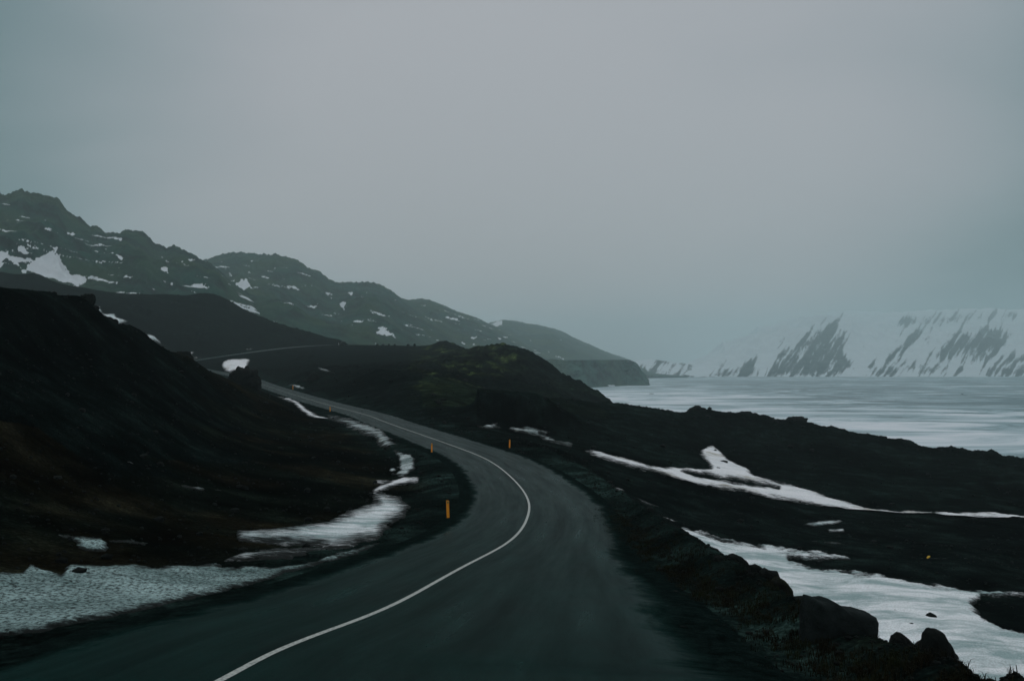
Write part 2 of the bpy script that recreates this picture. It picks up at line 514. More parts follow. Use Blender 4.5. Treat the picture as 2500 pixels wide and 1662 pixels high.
lines.append([(-900, 640, 48), (-300, 690, 52), (0, 706, 60), (190, 731, 78), (222, 740, 81), (249, 775, 86), (330, 802, 98), (352, 819, 101),
              (452, 863, 122), (473, 882, 126), (520, 909, 138), (551, 924, 145), (600, 947, 160), (640, 960, 178)])
# behind the near crest
lines.append([(-900, 760, 75), (-300, 800, 85), (0, 810, 95), (249, 850, 120), (473, 930, 160), (560, 960, 180)])
lines.append([(-900, 860, 150), (-300, 870, 160), (0, 880, 190), (249, 895, 210), (473, 925, 260), (560, 942, 250)])
# far hill with the far road at its foot
lines.append([(-900, 840, 300), (-300, 840, 320), (0, 830, 340), (249, 850, 340), (400, 885, 370)])
lines.append([(-300, 750, 420), (0, 750, 430), (250, 775, 420), (350, 812, 420), (480, 860, 445)])
lines.append([(-900, 620, 520), (-300, 640, 530), (0, 665, 540), (90, 668, 545), (115, 683, 550), (200, 705, 560), (270, 720, 570), (340, 724, 590),
              (400, 722, 600), (490, 718, 610), (530, 722, 610), (570, 740, 605), (640, 775, 602), (700, 798, 600), (760, 815, 600), (830, 828, 598)])
lines.append([(-900, 800, 720), (0, 830, 740), (490, 840, 760), (830, 870, 740)])
# middle ridge above the road
lines.append([(850, 842, 592), (925, 843, 588), (1000, 844, 575), (1050, 846, 560), (1075, 838, 520), (1110, 843, 500), (1150, 863, 455), (1225, 853, 420),
              (1290, 866, 390), (1340, 893, 362), (1370, 922, 345), (1420, 945, 330), (1465, 965, 315), (1485, 985, 305), (1600, 1030, 300)])
lines.append([(850, 900, 760), (1000, 930, 740), (1150, 960, 640), (1290, 990, 540), (1400, 1015, 480), (1600, 1060, 400)])
lines.append([(620, 905, 330), (575, 890, 385), (800, 900, 330), (1000, 892, 300), (1150, 918, 250), (1250, 922, 285), (1350, 945, 290)])
lines.append([(740, 912, 262), (800, 925, 245), (900, 928, 210), (1000, 932, 182), (1100, 945, 170), (1165, 960, 160)])
lines.append([(700, 860, 440), (850, 860, 460), (1000, 862, 430), (1100, 875, 390)])
lines.append([(740, 858, 470), (850, 853, 505), (950, 853, 495), (1040, 857, 480)])
lines.append([(1250, 945, 230), (1350, 962, 240), (1165, 1005, 150)])
# verge edge right of the road
lines.append([(2900, 1790, 7.2), (2472, 1640, 10), (2350, 1617, 11.1), (2141, 1557, 13.75), (1942, 1460, 17.7), (1861, 1400, 20.2), (1742, 1338, 25.3), (1658, 1288, 31.8),
              (1604, 1256, 36.5), (1494, 1189, 50.3), (1400, 1130, 67), (1330, 1095, 81), (1250, 1070, 94), (1185, 1047, 108)])
# foot of the bank below the verge, then the valley with snow
lines.append([(8.5 / 7 * F + CX, HY + 7.5 / 7 * F, 7), (11 / 14 * F + CX, HY + 9.8 / 14 * F, 14), (12 / 25 * F + CX, HY + 11.3 / 25 * F, 25), (12.5 / 40 * F + CX, HY + 12.2 / 40 * F, 40),
              (11.5 / 55 * F + CX, HY + 11.8 / 55 * F, 55), (9 / 75 * F + CX, HY + 10.6 / 75 * F, 75), (5 / 95 * F + CX, HY + 9.6 / 95 * F, 95)])
lines.append([(12.6 / 16 * F * 0.8 + CX, HY + 9.0 / 16 * F, 16), (2500, HY + 10.6 / 20 * F, 20), (2500, HY + 11.8 / 26 * F, 26), (3000, HY + 11.8 / 26 * F, 26)])
lines.append([(3200, 1640, 34), (2500, 1600, 35), (2300, 1560, 37.5), (2000, 1450, 48), (1800, 1350, 58), (1700, 1300, 64), (1660, 1285, 66), (1560, 1200, 78)])
lines.append([(3200, 1440, 50), (2500, 1450, 50), (2300, 1450, 48.5), (2400, 1380, 58), (2000, 1340, 62), (1850, 1300, 68)])
lines.append([(3200, 1340, 75), (2400, 1312, 79), (2200, 1338, 68), (2000, 1300, 75), (1800, 1245, 81), (1600, 1175, 90), (1450, 1120, 98)])
lines.append([(3200, 1300, 88), (2500, 1277, 92), (2200, 1255, 96), (1950, 1212, 105), (1720, 1165, 112), (1550, 1120, 115), (1400, 1085, 118), (1250, 1056, 121), (1180, 1041, 119)])
lines.append([(3200, 1220, 110), (2500, 1200, 118), (2200, 1150, 136), (1950, 1100, 150), (1740, 1085, 150), (1600, 1060, 142), (1500, 1045, 141), (1300, 1005, 134), (1200, 1000, 128)])
lines.append([(3200, 1190, 140), (2500, 1119, 152), (2327, 1096, 165), (2205, 1077, 172), (2124, 1065, 176), (2048, 1048, 180), (1975, 1031, 184), (1918, 1025, 188),
              (1837, 1012, 192), (1730, 1000, 197), (1600, 998, 200), (1516, 988, 198), (1480, 984, 195), (1350, 971, 165), (1260, 962, 142), (1190, 958, 132)])
lines.append([(3200, 1260, 165), (2500, 1170, 185), (2205, 1135, 210), (1975, 1100, 225), (1730, 1070, 240), (1600, 1060, 240), (1480, 1040, 230)])
lines.append([(3200, 1220, 215), (2500, 1175, 232), (2205, 1140, 260), (1975, 1110, 300), (1730, 1090, 330), (1600, 1085, 340)])
lines.append([(3200, 960, 950), (2500, 962, 950), (1700, 962, 950), (1100, 960, 950), (800, 900, 950), (300, 860, 950), (-900, 860, 950)])

ctrl = []
for ln in lines:
    a = np.array([P(*q) for q in ln])
    for i in range(len(a) - 1):
        p, q = a[i], a[i + 1]
        w = math.hypot((q[0] / q[1] - p[0] / p[1]) * 4, math.log(q[1] / p[1]))
        n = max(1, int(w / 0.14))
        for t in np.arange(n) / n:
            d = p[1] * (q[1] / p[1]) ** t
            u = p[0] / p[1] * (1 - t) + q[0] / q[1] * t
            yy = (p[2] - EYE) / p[1] * (1 - t) + (q[2] - EYE) / q[1] * t
            ctrl.append((u * d, d, EYE + yy * d))
    ctrl.append(tuple(a[-1]))
for k in range(6, len(path), 5 if len(path) < 900 else 9):
    for off, dz in ((-4.6, -0.15), (0, 0), (5.0, -0.10)):
        q = path[k, :2] + nor[k] * off
        if q[1] > 3.0: ctrl.append((q[0], q[1], path[k, 2] + dz))
for q in ((-5, 2.4, EYE - 3.1), (4, 2.4, EYE - 2.9), (0, 2.4, EYE - 2.9), (6.0, 4, EYE - 3.1), (-9, 3, EYE - 3.3), (0, 6, EYE - 3.3), (4, 8, EYE - 3.7),
          (5, 12, EYE - 4.3), (5.5, 20, EYE - 5.4), (5.6, 30, EYE - 6.5), (-20, 6, EYE - 2.5), (12, 4, EYE - 6), (2.4, 3.7, EYE - 3.0), (1.5, 3, EYE - 2.95), (3.4, 5, EYE - 3.2), (3, 3, EYE - 3.0), (4.6, 7, EYE - 3.5), (3.5, 2.6, EYE - 3.0), (6.5, 6.5, EYE - 3.6), (-3, 3, EYE - 3.1), (5.4, 9, EYE - 3.9), (7.0, 8, EYE - 4.2)):
    ctrl.append(q)
ctrl = np.array(ctrl)


def par(X, Y): return np.stack([X / Y * 4.0, np.log(Y)], -1)


cp = par(ctrl[:, 0], ctrl[:, 1])
D = np.linalg.norm(cp[:, None] - cp[None], axis=2)
K = np.sqrt(D * D + 0.03 ** 2) * -1.0
n = len(cp)
A = np.zeros((n + 1, n + 1)); A[:n, :n] = K + np.eye(n) * 0.003; A[:n, n] = 1; A[n, :n] = 1
sol = np.linalg.solve(A, np.concatenate([ctrl[:, 2], [0]]))
wgt, c0 = sol[:n], sol[n]

# coarse evaluation, then bilinear
UMAX, YMIN, YMAX = 1.25, 2.4, 950.0
gu = np.linspace(-UMAX, UMAX, 420); gl = np.linspace(math.log(YMIN), math.log(YMAX), 420)
G = np.zeros((len(gl), len(gu)))
for r, l in enumerate(gl):
    q = np.stack([gu * 4, np.full_like(gu, l)], 1)
    dd = np.sqrt(((q[:, None] - cp[None]) ** 2).sum(2) + 0.03 ** 2)
    G[r] = c0 - dd @ wgt


def base_z(u, l):
    a = np.clip((u + UMAX) / (2 * UMAX) * (len(gu) - 1), 0, len(gu) - 1.001)
    b = np.clip((l - gl[0]) / (gl[-1] - gl[0]) * (len(gl) - 1), 0, len(gl) - 1.001)
    i = a.astype(int); j = b.astype(int); fa = a - i; fb = b - j
    return (G[j, i] * (1 - fa) + G[j, i + 1] * fa) * (1 - fb) + (G[j + 1, i] * (1 - fa) + G[j + 1, i + 1] * fa) * fb


def path_dist(X, Y):
    """signed offset from the road's centre (right +), and the road's height there"""
    X = X.ravel(); Y = Y.ravel()
    best = np.full(X.shape, 1e9); off = np.full(X.shape, 1e6); rz = np.zeros(X.shape)
    CH = 40
    for k in range(0, len(path), CH):
        seg = path[k:k + CH + 1]
        lo = seg[:, :2].min(0) - 16; hi = seg[:, :2].max(0) + 16
        m = np.where((X > lo[0]) & (X < hi[0]) & (Y > lo[1]) & (Y < hi[1]))[0]
        if not len(m): continue
        for a in range(0, len(m), 60000):
            mm = m[a:a + 60000]
            d2 = (X[mm, None] - seg[None, :, 0]) ** 2 + (Y[mm, None] - seg[None, :, 1]) ** 2
            j = d2.argmin(1); dv = np.sqrt(d2[np.arange(len(mm)), j])
            nn = nor[k + j]; tt = tan[k + j]
            rx = X[mm] - seg[j, 0]; ry = Y[mm] - seg[j, 1]
            o = rx * nn[:, 0] + ry * nn[:, 1]
            al = rx * tt[:, 0] + ry * tt[:, 1]
            slope = np.gradient(path[:, 2])[k + j] / np.maximum(np.linalg.norm(np.gradient(path[:, :2], axis=0)[k + j], axis=1), 1e-6)
            up = dv < best[mm]
            best[mm[up]] = dv[up]; off[mm[up]] = np.sign(o[up]) * dv[up]; rz[mm[up]] = (seg[j, 2] + al * slope)[up]
    return off, rz


def rough(X, Y, dist, seed=3):
    """world-space roughness; wavelengths too fine for their distance are left out"""
    z = np.zeros_like(X)
    for i, (lam, amp) in enumerate(((48, 1.0), (23, 0.62), (11, 0.42), (5.2, 0.26), (2.5, 0.15), (1.2, 0.085), (0.6, 0.045), (0.3, 0.022), (0.15, 0.010))):
        w = sstep(0.012, 0.03, lam / dist) if lam < 5 else 1.0
        far = 1 - sstep(0.5, 1.5, lam / dist)            # keep long waves off the nearest ground
        nz = perlin(X / lam + 3.7 * i, Y / lam - 1.9 * i, seed + i)
        if i % 2: nz = 0.6 - 1.7 * np.abs(nz)
        z = z + amp * w * far * nz
    return z


def ground_height(X, Y):
    u = X / Y; l = np.log(Y)
    z = base_z(u, l)
    off, rz = path_dist(X, Y)
    off = off.reshape(X.shape); rz = rz.reshape(X.shape)
    ad = np.abs(off)
    ex = np.maximum(0, Y - 200) * 0.012
    amp = sstep(5.0 + 2 * ex, 14.0 + 8 * ex, ad) * (0.35 + 0.65 * sstep(20, 120, Y))
    amp = amp * np.where((X > 3.0) & (X < 14) & (Y < 60), 0.12, 1.0)
    amp = amp * (1 - 0.95 * sstep(-0.26, -0.22, u) * (1 - sstep(-0.105, -0.085, u)) * sstep(300, 360, Y))
    amp = amp * (0.45 + 0.9 * sstep(-0.2, 0.5, fbm(X / 70, Y / 70, 3, 40)))
    right = (X > 3.5) & (Y < 60)
    z = z + rough(X, Y, Y) * amp * 0.75
    # coarse lava knobs on the crests
    knob = np.maximum(0, fbm(X / (2 + Y * 0.02), Y / (2 + Y * 0.02), 4, 77, 0.6)) * sstep(9, 30, ad) * np.clip(Y * 0.007, 0, 3.2) * np.where((X > 3.0) & (Y < 60), 0.0, 1.0) * (1 - sstep(-0.26, -0.22, u) * (1 - sstep(-0.105, -0.085, u)) * sstep(300, 360, Y))
    z = z + knob * sstep(0.0, 0.45, fbm(X / 35, Y / 35, 3, 91))
    hump = sstep(170, 230, Y) * (1 - sstep(0.14, 0.22, u)) * sstep(-0.30, -0.10, u + 0.0002 * Y)
    calm_ = 1 - 0.97 * sstep(-0.26, -0.22, u) * (1 - sstep(-0.105, -0.085, u)) * sstep(300, 360, Y)
    z = z + calm_ * hump * sstep(10 + 2 * ex, 25 + 8 * ex, ad) * sstep(4, 12, z) * (2.4 * (fbm(X / 26, Y / 40, 5, 141, 0.62, ridged=True) - 0.1) + 1.8 * np.maximum(0, fbm(X / 5, Y / 12, 5, 151, 0.65)) + 0.8 * np.maximum(0, fbm(X / 1.7, Y / 6, 3, 153, 0.6)))
    verge_near = (X > 3.0) & (Y < 45) & (X < 16)
    sh = sstep(0.10, 0.16, u) * sstep(140, 160, Y) * (1 - sstep(215, 235, Y))
    z = z + sh * (1.1 * np.maximum(0, fbm(X / 4, Y / 14, 5, 161, 0.65)) + 0.4 * fbm(X / 1.2, Y / 6, 3, 163, 0.6))
    fine = fbm(X / 0.7, Y / 0.7, 4, 55) * 0.03 * (1 - sstep(15, 60, Y)) * sstep(4.2, 6, ad)
    z = z + fine
    # sheer black rock face right of the road
    px_ = CX + F * u
    fn = fbm(X / 3.0, Y / 30, 4, 123)
    face = sstep(0, 2.2, Y - (122.5 + (px_ - 1168) * 0.03 + 1.2 * fn)) * sstep(1162, 1171, px_ + (Y - 122) * 0.3 + 2 * fbm(Y / 2.0, X * 0, 3, 12)) * (1 - sstep(1290, 1440, px_)) * (1 - sstep(132, 150, Y))
    top = EYE - 3.75 - (px_ - 1185) * 0.004 + (Y - 128) * 0.03 + 0.35 * fbm(X / 1.6, Y / 2.5, 5, 124, 0.6)
    z = np.where((face > 0) & (top > z), z + (top - z) * face, z)
    apron = (off > 0) * (Y < 60)
    pxx = X - off                                      # roughly the road centre's X beside the point
    wr = np.maximum(4.75, 4.7 - pxx); wr = 4.75 + (wr - 4.75) * (1 - sstep(36, 58, Y))
    ad2 = np.where(apron > 0, np.minimum(ad, np.maximum(0, ad - (wr - 4.75))), ad)
    wl_ = 1 - sstep(4.4 + ex, 7.5 + 1.6 * ex, ad2)
    wl_ = np.where(apron > 0, 1 - sstep(4.7 + ex, 6.2 + 1.6 * ex, ad2), wl_)
    return z * (1 - wl_) + (rz - 0.05 - np.clip(ex * 0.12, 0, 0.3)) * wl_, off


cols_in = np.linspace(-0.68, 0.68, 980)
side = np.linspace(0.69, 1.2, 50)
cu = np.concatenate([-side[::-1], cols_in, side])
cl = np.linspace(math.log(2.5), math.log(940), 900)
Yg = np.exp(cl)[:, None] * np.ones(len(cu))[None]
Xg = Yg * cu[None]
Zg, OFF = ground_height(Xg, Yg)
NR, NC = Zg.shape
idx = np.arange(NR * NC).reshape(NR, NC)
quads = np.stack([idx[:-1, :-1], idx[:-1, 1:], idx[1:, 1:], idx[1:, :-1]], -1)
PX, PY = proj(Xg, Yg, Zg)

# material tone of the soil (albedo), by where things grow
tone = np.ones((NR, NC, 3)) * np.array([0.0125, 0.0150, 0.0140])
def blend(mask, col):
    global tone
    tone = tone * (1 - mask[..., None]) + np.array(col) * mask[..., None]
pn = fbm(Xg / 28, Yg / 28, 4, 21); pn2 = fbm(Xg / 9, Yg / 9, 4, 25)
left = sstep(9, 16, -OFF) * (Xg < 0) * (Yg < 190)
leftslope = ((Xg < -0.05 * Yg) & (Yg < 190) & (OFF < -6)) * 1.0
blend(leftslope * 0.9, (0.0115, 0.0115, 0.0085))
blend(leftslope * sstep(0.0, 0.35, pn2 + pn * 0.6) * 0.8, (0.0330, 0.0195, 0.0120))
mid = ((Yg > 190) & (Xg / Yg < 0.13)) * 1.0
blend(mid * 0.8, (0.0070, 0.0100, 0.0085))
mossy = ((Yg > 150) & (Yg < 620) & (Xg / Yg > -0.13) & (Xg / Yg < 0.12)) * sstep(0.02, 0.35, pn + 0.5 * pn2)
blend(mossy * 0.7, (0.0300, 0.0340, 0.0160))
mz = ((Yg > 138) & (Yg < 560) & (PX > 980) & (PX < 1260)) * sstep(0.04, 0.26, fbm(Xg / 12, Yg / 26, 5, 27, 0.65)) * sstep(980, 1060, PX) * (1 - sstep(1165, 1260, PX) * (Yg < 260))
blend(np.clip(mz, 0, 1) * 0.9, (0.110, 0.105, 0.040))
rightside = ((Xg / Yg > 0.02) & (Yg > 100)) * 1.0
blend(rightside * 0.6, (0.0140, 0.0180, 0.0160))
blend(((Xg > 4.6) & (Xg < 9) & (Yg < 45)) * sstep(-0.1, 0.3, fbm(Xg / 0.8, Yg / 0.8, 3, 8)) * 0.8, (0.017, 0.016, 0.010))
blend(((PX > 1030) & (PX < 1166) & (Yg > 140) & (Yg < 200)) * 0.7, (0.030, 0.036, 0.020))
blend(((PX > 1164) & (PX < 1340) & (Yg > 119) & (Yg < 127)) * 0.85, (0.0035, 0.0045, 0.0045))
verge = (1 - sstep(6.0, 9.5, np.abs(OFF) + 1.2 * pn2)) * (Yg < 330)
blend(verge * 0.9, (0.0250, 0.0320, 0.0300))
blend(sstep(2.0, 3.0, Xg) * (1 - sstep(5.0, 6.2, Xg + 0.8 * fbm(Xg, Yg, 3, 62))) * (Yg < 60) * 0.9, (0.0250, 0.0320, 0.0300))
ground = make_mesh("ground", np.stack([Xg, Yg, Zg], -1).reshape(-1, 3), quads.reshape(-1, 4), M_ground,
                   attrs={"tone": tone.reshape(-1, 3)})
tag(ground, kind="structure")


def zat(X, Y):
    """height of the built ground"""
    u = X / Y; l = math.log(Y)
    i = int(np.clip(np.searchsorted(cu, u) - 1, 0, NC - 2)); j = int(np.clip((l - cl[0]) / (cl[1] - cl[0]), 0, NR - 2))
    fu = (u - cu[i]) / (cu[i + 1] - cu[i]); fl = (l - cl[j]) / (cl[1] - cl[0])
    return float((Zg[j, i] * (1 - fu) + Zg[j, i + 1] * fu) * (1 - fl) + (Zg[j + 1, i] * (1 - fu) + Zg[j + 1, i + 1] * fu) * fl)


# ------------------------------------------------------------------ road
w_right = 4.75 + (np.maximum(4.75, 4.7 - path[:, 0]) - 4.75) * (1 - sstep(36, 58, path[:, 1]))
offs = np.array([-4.3, -3.6, -2.4, -1.2, 0, 1.2, 2.4, 3.6, 4.4, 4.75])
crown = 0.05 - 0.012 * np.abs(offs); crown[0] -= 0.07; crown[-1] -= 0.07
kp = np.arange(len(path)); npth = len(path)
OFW = np.where(offs[None] > 1.3, 1.2 + (offs[None] - 1.2) * (w_right[:, None] - 1.2) / 3.55, offs[None])
RX = path[:, None, 0] + nor[:, None, 0] * OFW; RY = path[:, None, 1] + nor[:, None, 1] * OFW
RZ = path[:, None, 2] + crown[None]
ri = np.arange(npth * len(offs)).reshape(npth, len(offs))
rq = np.stack([ri[:-1, :-1], ri[:-1, 1:], ri[1:, 1:], ri[1:, :-1]], -1).reshape(-1, 4)
ruv = np.stack([np.broadcast_to(offs, RX.shape), np.broadcast_to(ss[:, None], RX.shape)], -1).reshape(-1, 2)
road = make_mesh("road", np.stack([RX, RY, RZ], -1).reshape(-1, 3), rq, M_road, uv=ruv)
tag(road, kind="structure")
lo = np.array([-0.06, 0.06])
LX = path[:, None, 0] + nor[:, None, 0] * lo; LY = path[:, None, 1] + nor[:, None, 1] * lo
LZ = path[:, None, 2] + 0.055 + np.zeros((1, 2))
li = np.arange(npth * 2).reshape(npth, 2)
lq = np.stack([li[:-1, 0], li[:-1, 1], li[1:, 1], li[1:, 0]], -1)
luv = np.stack([np.broadcast_to(lo, LX.shape), np.broadcast_to(ss[:, None], LX.shape)], -1).reshape(-1, 2)
make_mesh("centre_line", np.stack([LX, LY, LZ], -1).reshape(-1, 3), lq, M_line, parent=road, uv=luv)

# ------------------------------------------------------------------ lake
lx = np.linspace(-2500, 7500, 60); ly = np.linspace(120, 9300, 60)
LXg, LYg = np.meshgrid(lx, ly)
li = np.arange(3600).reshape(60, 60)
lake = make_mesh("lake", np.stack([LXg, LYg, 0 * LXg], -1).reshape(-1, 3),
                 np.stack([li[:-1, :-1], li[:-1, 1:], li[1:, 1:], li[1:, :-1]], -1).reshape(-1, 4), M_lake)
tag(lake, kind="structure")

# ------------------------------------------------------------------ snow patches lying on the ground
def snow(polys, drange, label, mat, edge=6.0, thick=0.10, wig=7.0, wl_px=30.0, holes=(), broken=0.0, name="snow_patch", seed=0, cat="snow patch", soft=2.4, xmin=None):
    """polys: outlines traced in the photo; they are carried onto the ground between the two distances"""
    best = np.full(Zg.shape, -1e9)
    rows = np.where((Yg[:, 0] >= drange[0]) & (Yg[:, 0] <= drange[1]))[0]
    r0, r1 = rows[0], rows[-1] + 1
    x = PX[r0:r1]; y = PY[r0:r1]
    sd = np.full(x.shape, -1e3)
    for pl in polys:
        p = np.asarray(pl, float)
        m = (x > p[:, 0].min() - 30) & (x < p[:, 0].max() + 30) & (y > p[:, 1].min() - 30) & (y < p[:, 1].max() + 30)
        v = poly_sd(pl, x[m], y[m])
        sd[m] = np.maximum(sd[m], v)
    for pl in holes:
        p = np.asarray(pl, float)
        m = (x > p[:, 0].min() - 30) & (x < p[:, 0].max() + 30) & (y > p[:, 1].min() - 30) & (y < p[:, 1].max() + 30)
        v = poly_sd(pl, x[m], y[m])
        sd[m] = np.minimum(sd[m], -v)
    X = Xg[r0:r1]; Y = Yg[r0:r1]
    sc = Y * wl_px / F                                   # roughness size in metres
    med = float(np.median(Y[sd > -5])) if (sd > -5).any() else float(np.mean(drange))
    k = med * wl_px / F
    nz = fbm(X / (k * 1.6), Y / (k * 3.0), 5, 200 + seed, 0.62)
    br = fbm(X / (k * 2.5), Y / (k * 5.0), 5, 300 + seed, 0.62)
    q = sd + wig * nz * 2.0 - broken * np.maximum(0, br + 0.25) * 40
    if xmin is not None: q = np.where(X > xmin, q, -99)
    T = thick
    lift = T * np.tanh(q / edge)
    keep = q > -edge * 1.6
    kq = keep[:-1, :-1] & keep[:-1, 1:] & keep[1:, 1:] & keep[1:, :-1]
    loc = np.arange(keep.size).reshape(keep.shape)
    qd = np.stack([loc[:-1, :-1], loc[:-1, 1:], loc[1:, 1:], loc[1:, :-1]], -1)[kq]
    if not len(qd):
        print("EMPTY SNOW", label); return None
    used, inv = np.unique(qd, return_inverse=True)
    V = np.stack([X, Y, Zg[r0:r1] + lift], -1).reshape(-1, 3)[used]
    o = make_mesh(name, V, inv.reshape(-1, 4), mat, attrs={"cover": np.clip(q / (edge * soft), -0.6, 1.2).ravel()[used]})
    tag(o, label, cat, group="snow patches on the dark ground")
    return o


snow([[(-900, 1500), (-300, 1420), (0, 1398), (55, 1398), (75, 1378), (110, 1392), (150, 1402), (172, 1378), (260, 1380), (380, 1384), (520, 1378), (575, 1388), (600, 1378),
       (660, 1386), (740, 1378), (800, 1358), (842, 1345), (925, 1325), (900, 1342), (760, 1382), (640, 1418), (520, 1450), (380, 1482), (240, 1512), (110, 1538), (0, 1552), (-300, 1620), (-900, 1800)]],
     (8, 40), "wide granular grey snow bank filling the ditch at lower left along the road edge", M_snow_dirty, thick=0.07, wig=5, wl_px=40)
snow([[(578, 1292), (700, 1285), (800, 1270), (860, 1245), (915, 1222), (900, 1205), (930, 1200), (975, 1215), (1002, 1235), (985, 1262), (940, 1292), (925, 1320),
       (880, 1322), (850, 1335), (790, 1345), (700, 1362), (600, 1372), (545, 1370), (600, 1345), (700, 1335), (640, 1328), (580, 1325)]],
     (24, 75), "curved pale snow tongue with brown edge beside the nearest orange post", M_snow_wet, thick=0.09, wig=6, wl_px=45, soft=6.0,
     holes=[[(640, 1385), (700, 1372), (760, 1348), (835, 1340), (838, 1352), (760, 1368), (690, 1388)], [(560, 1326), (760, 1333), (800, 1336), (720, 1342), (580, 1340)]], seed=1)
snow([[(905, 1198), (925, 1185), (965, 1170), (985, 1162), (1025, 1164), (1020, 1178), (975, 1185), (935, 1198), (915, 1205)], [(920, 1172), (955, 1174), (930, 1182), (915, 1180)]],
     (50, 90), "small white snow patch with pointed right end in the ditch, left of the bend", M_snow, thick=0.08, wig=3, wl_px=25, edge=4, seed=2)
snow([[(960, 1098), (975, 1096), (1005, 1108), (1017, 1130), (1014, 1152), (992, 1166), (965, 1164), (975, 1140), (965, 1118)], [(945, 1115), (965, 1120), (985, 1128), (960, 1130)],
      [(950, 1140), (975, 1140), (960, 1158), (950, 1155)]],
     (62, 105), "broken snow remnants strung through stones in the ditch inside the bend", M_snow_thin, thick=0.10, wig=5, wl_px=22, edge=4, broken=0.25, seed=3)
snow([[(795, 1012), (850, 1018), (900, 1032), (940, 1052), (958, 1075), (972, 1088), (966, 1104), (945, 1100), (920, 1087), (915, 1070), (880, 1060), (850, 1043), (805, 1024)]],
     (88, 150), "ragged strip of thin snow along the road behind the third orange post", M_snow_thin, thick=0.12, wig=6, wl_px=18, edge=5, broken=0.12, soft=4, seed=4)
snow([[(678, 968), (705, 970), (730, 982), (748, 998), (768, 1010), (800, 1022), (782, 1027), (755, 1018), (735, 1003), (715, 984), (690, 974)]],
     (125, 230), "narrow bright snow ribbon beside the straight road, right of the big boulder", M_snow, thick=0.15, wig=2.5, wl_px=20, edge=3, seed=5)
snow([[(290, 1118), (330, 1130), (365, 1140), (385, 1152), (360, 1148), (330, 1136), (300, 1126)]],
     (26, 75), "thin faded snow streak slanting down the dark slope at left", M_snow_thin, thick=0.05, wig=3, wl_px=25, edge=4, broken=0.25, seed=6)
snow([[(400, 1182), (440, 1182), (520, 1192), (590, 1202), (500, 1196), (430, 1190)]],
     (26, 75), "thin level snow streak on the dark slope, right of the slanting one", M_snow_thin, thick=0.05, wig=3, wl_px=25, edge=4, broken=0.2, seed=26)
snow([[(110, 1305), (200, 1303), (250, 1312), (270, 1340), (215, 1350), (175, 1325)], [(250, 1312), (320, 1315), (420, 1330), (350, 1330), (270, 1322)]],
     (16, 45), "thin grainy snow on the slope foot above the wide ditch snow at left", M_snow_dirty, thick=0.04, wig=7, wl_px=40, edge=6, broken=0.25, seed=7)
# the valley on the right
snow([[(1655, 1284), (1700, 1296), (1760, 1315), (1850, 1330), (1960, 1343), (2060, 1356), (2080, 1362), (1990, 1366), (1930, 1368), (1985, 1388), (2080, 1394), (2130, 1406), (2200, 1412),
       (2260, 1430), (2330, 1436), (2400, 1440), (2480, 1442), (2600, 1440), (2600, 1452), (2480, 1454), (2400, 1460), (2370, 1478), (2400, 1510), (2450, 1530), (2520, 1550), (3000, 1620), (3000, 1900), (2400, 1800), (2100, 1700),
       (1900, 1550), (1780, 1450), (1700, 1380)]],
     (25, 80), "large pale snow field in the hollow below the rocky verge at lower right", M_snow_wet, thick=0.15, wig=10, wl_px=50,
     holes=[[(1935, 1367), (2100, 1366), (2200, 1372), (2140, 1392), (1990, 1386)]], seed=8, xmin=9.0)
snow([[(1604, 1254), (1625, 1262), (1660, 1274), (1640, 1273), (1610, 1262)], [(1494, 1187), (1515, 1192), (1530, 1198), (1512, 1198)], [(1545, 1210), (1575, 1222), (1612, 1238), (1580, 1230)]],
     (48, 110), "chain of tiny snow slivers just beyond the right road edge", M_snow, thick=0.08, wig=2, wl_px=20, edge=2.5, seed=9)
snow([[(1725, 1088), (1742, 1087), (1762, 1105), (1780, 1122), (1822, 1142), (1840, 1160), (1880, 1170), (1960, 1190), (2040, 1218), (2110, 1238), (2180, 1247), (2260, 1249), (2400, 1250), (2510, 1259),
       (2700, 1275), (2700, 1290), (2510, 1276), (2380, 1268), (2250, 1268), (2150, 1262), (2040, 1245), (1940, 1228), (1840, 1208), (1760, 1192), (1690, 1188), (1655, 1172), (1610, 1155),
       (1560, 1145), (1500, 1130), (1450, 1112), (1420, 1100), (1450, 1100), (1520, 1118), (1590, 1138), (1640, 1142), (1700, 1145), (1735, 1142), (1725, 1128), (1705, 1108)]],
     (95, 175), "long forked white snow drift running across the dark slope right of the road", M_snow, thick=0.22, wig=4.5, wl_px=40, edge=4,
     holes=[[(1665, 1152), (1720, 1158), (1800, 1172), (1900, 1192), (1900, 1195), (1790, 1177), (1700, 1163)]], seed=10)
snow([[(1168, 1042), (1195, 1036), (1216, 1028), (1222, 1032), (1212, 1040), (1260, 1042), (1300, 1044), (1355, 1054), (1320, 1058), (1370, 1074), (1400, 1082), (1395, 1090), (1350, 1082), (1310, 1068), (1260, 1054), (1215, 1046)]],
     (108, 160), "ragged snow strip at the foot of the black rock face right of the road", M_snow_thin, thick=0.15, wig=4, wl_px=25, edge=4, broken=0.12, seed=11)
snow([[(1960, 1280), (2000, 1272), (2050, 1268), (2060, 1272), (2035, 1280), (1990, 1284)]],
     (64, 110), "isolated snow spot on the dark ground between the two large snow fields", M_snow_wet, thick=0.08, wig=2.5, wl_px=25, edge=3, seed=12)
snow([[(2020, 1291), (2060, 1290), (2062, 1298), (2025, 1298)]],
     (64, 110), "smallest snow spot, just below the isolated one between the snow fields", M_snow_wet, thick=0.08, wig=2.0, wl_px=25, edge=3, seed=32)
snow([[(2200, 1360), (2260, 1359), (2310, 1362), (2260, 1365)], [(2310, 1355), (2370, 1362), (2365, 1366)], [(1960, 1318), (2040, 1322), (2100, 1330), (2020, 1326)]],
     (52, 85), "faint snow streaks on the dark ground near the right border", M_snow_thin, thick=0.05, wig=2, wl_px=25, edge=3, broken=0.1, seed=13)
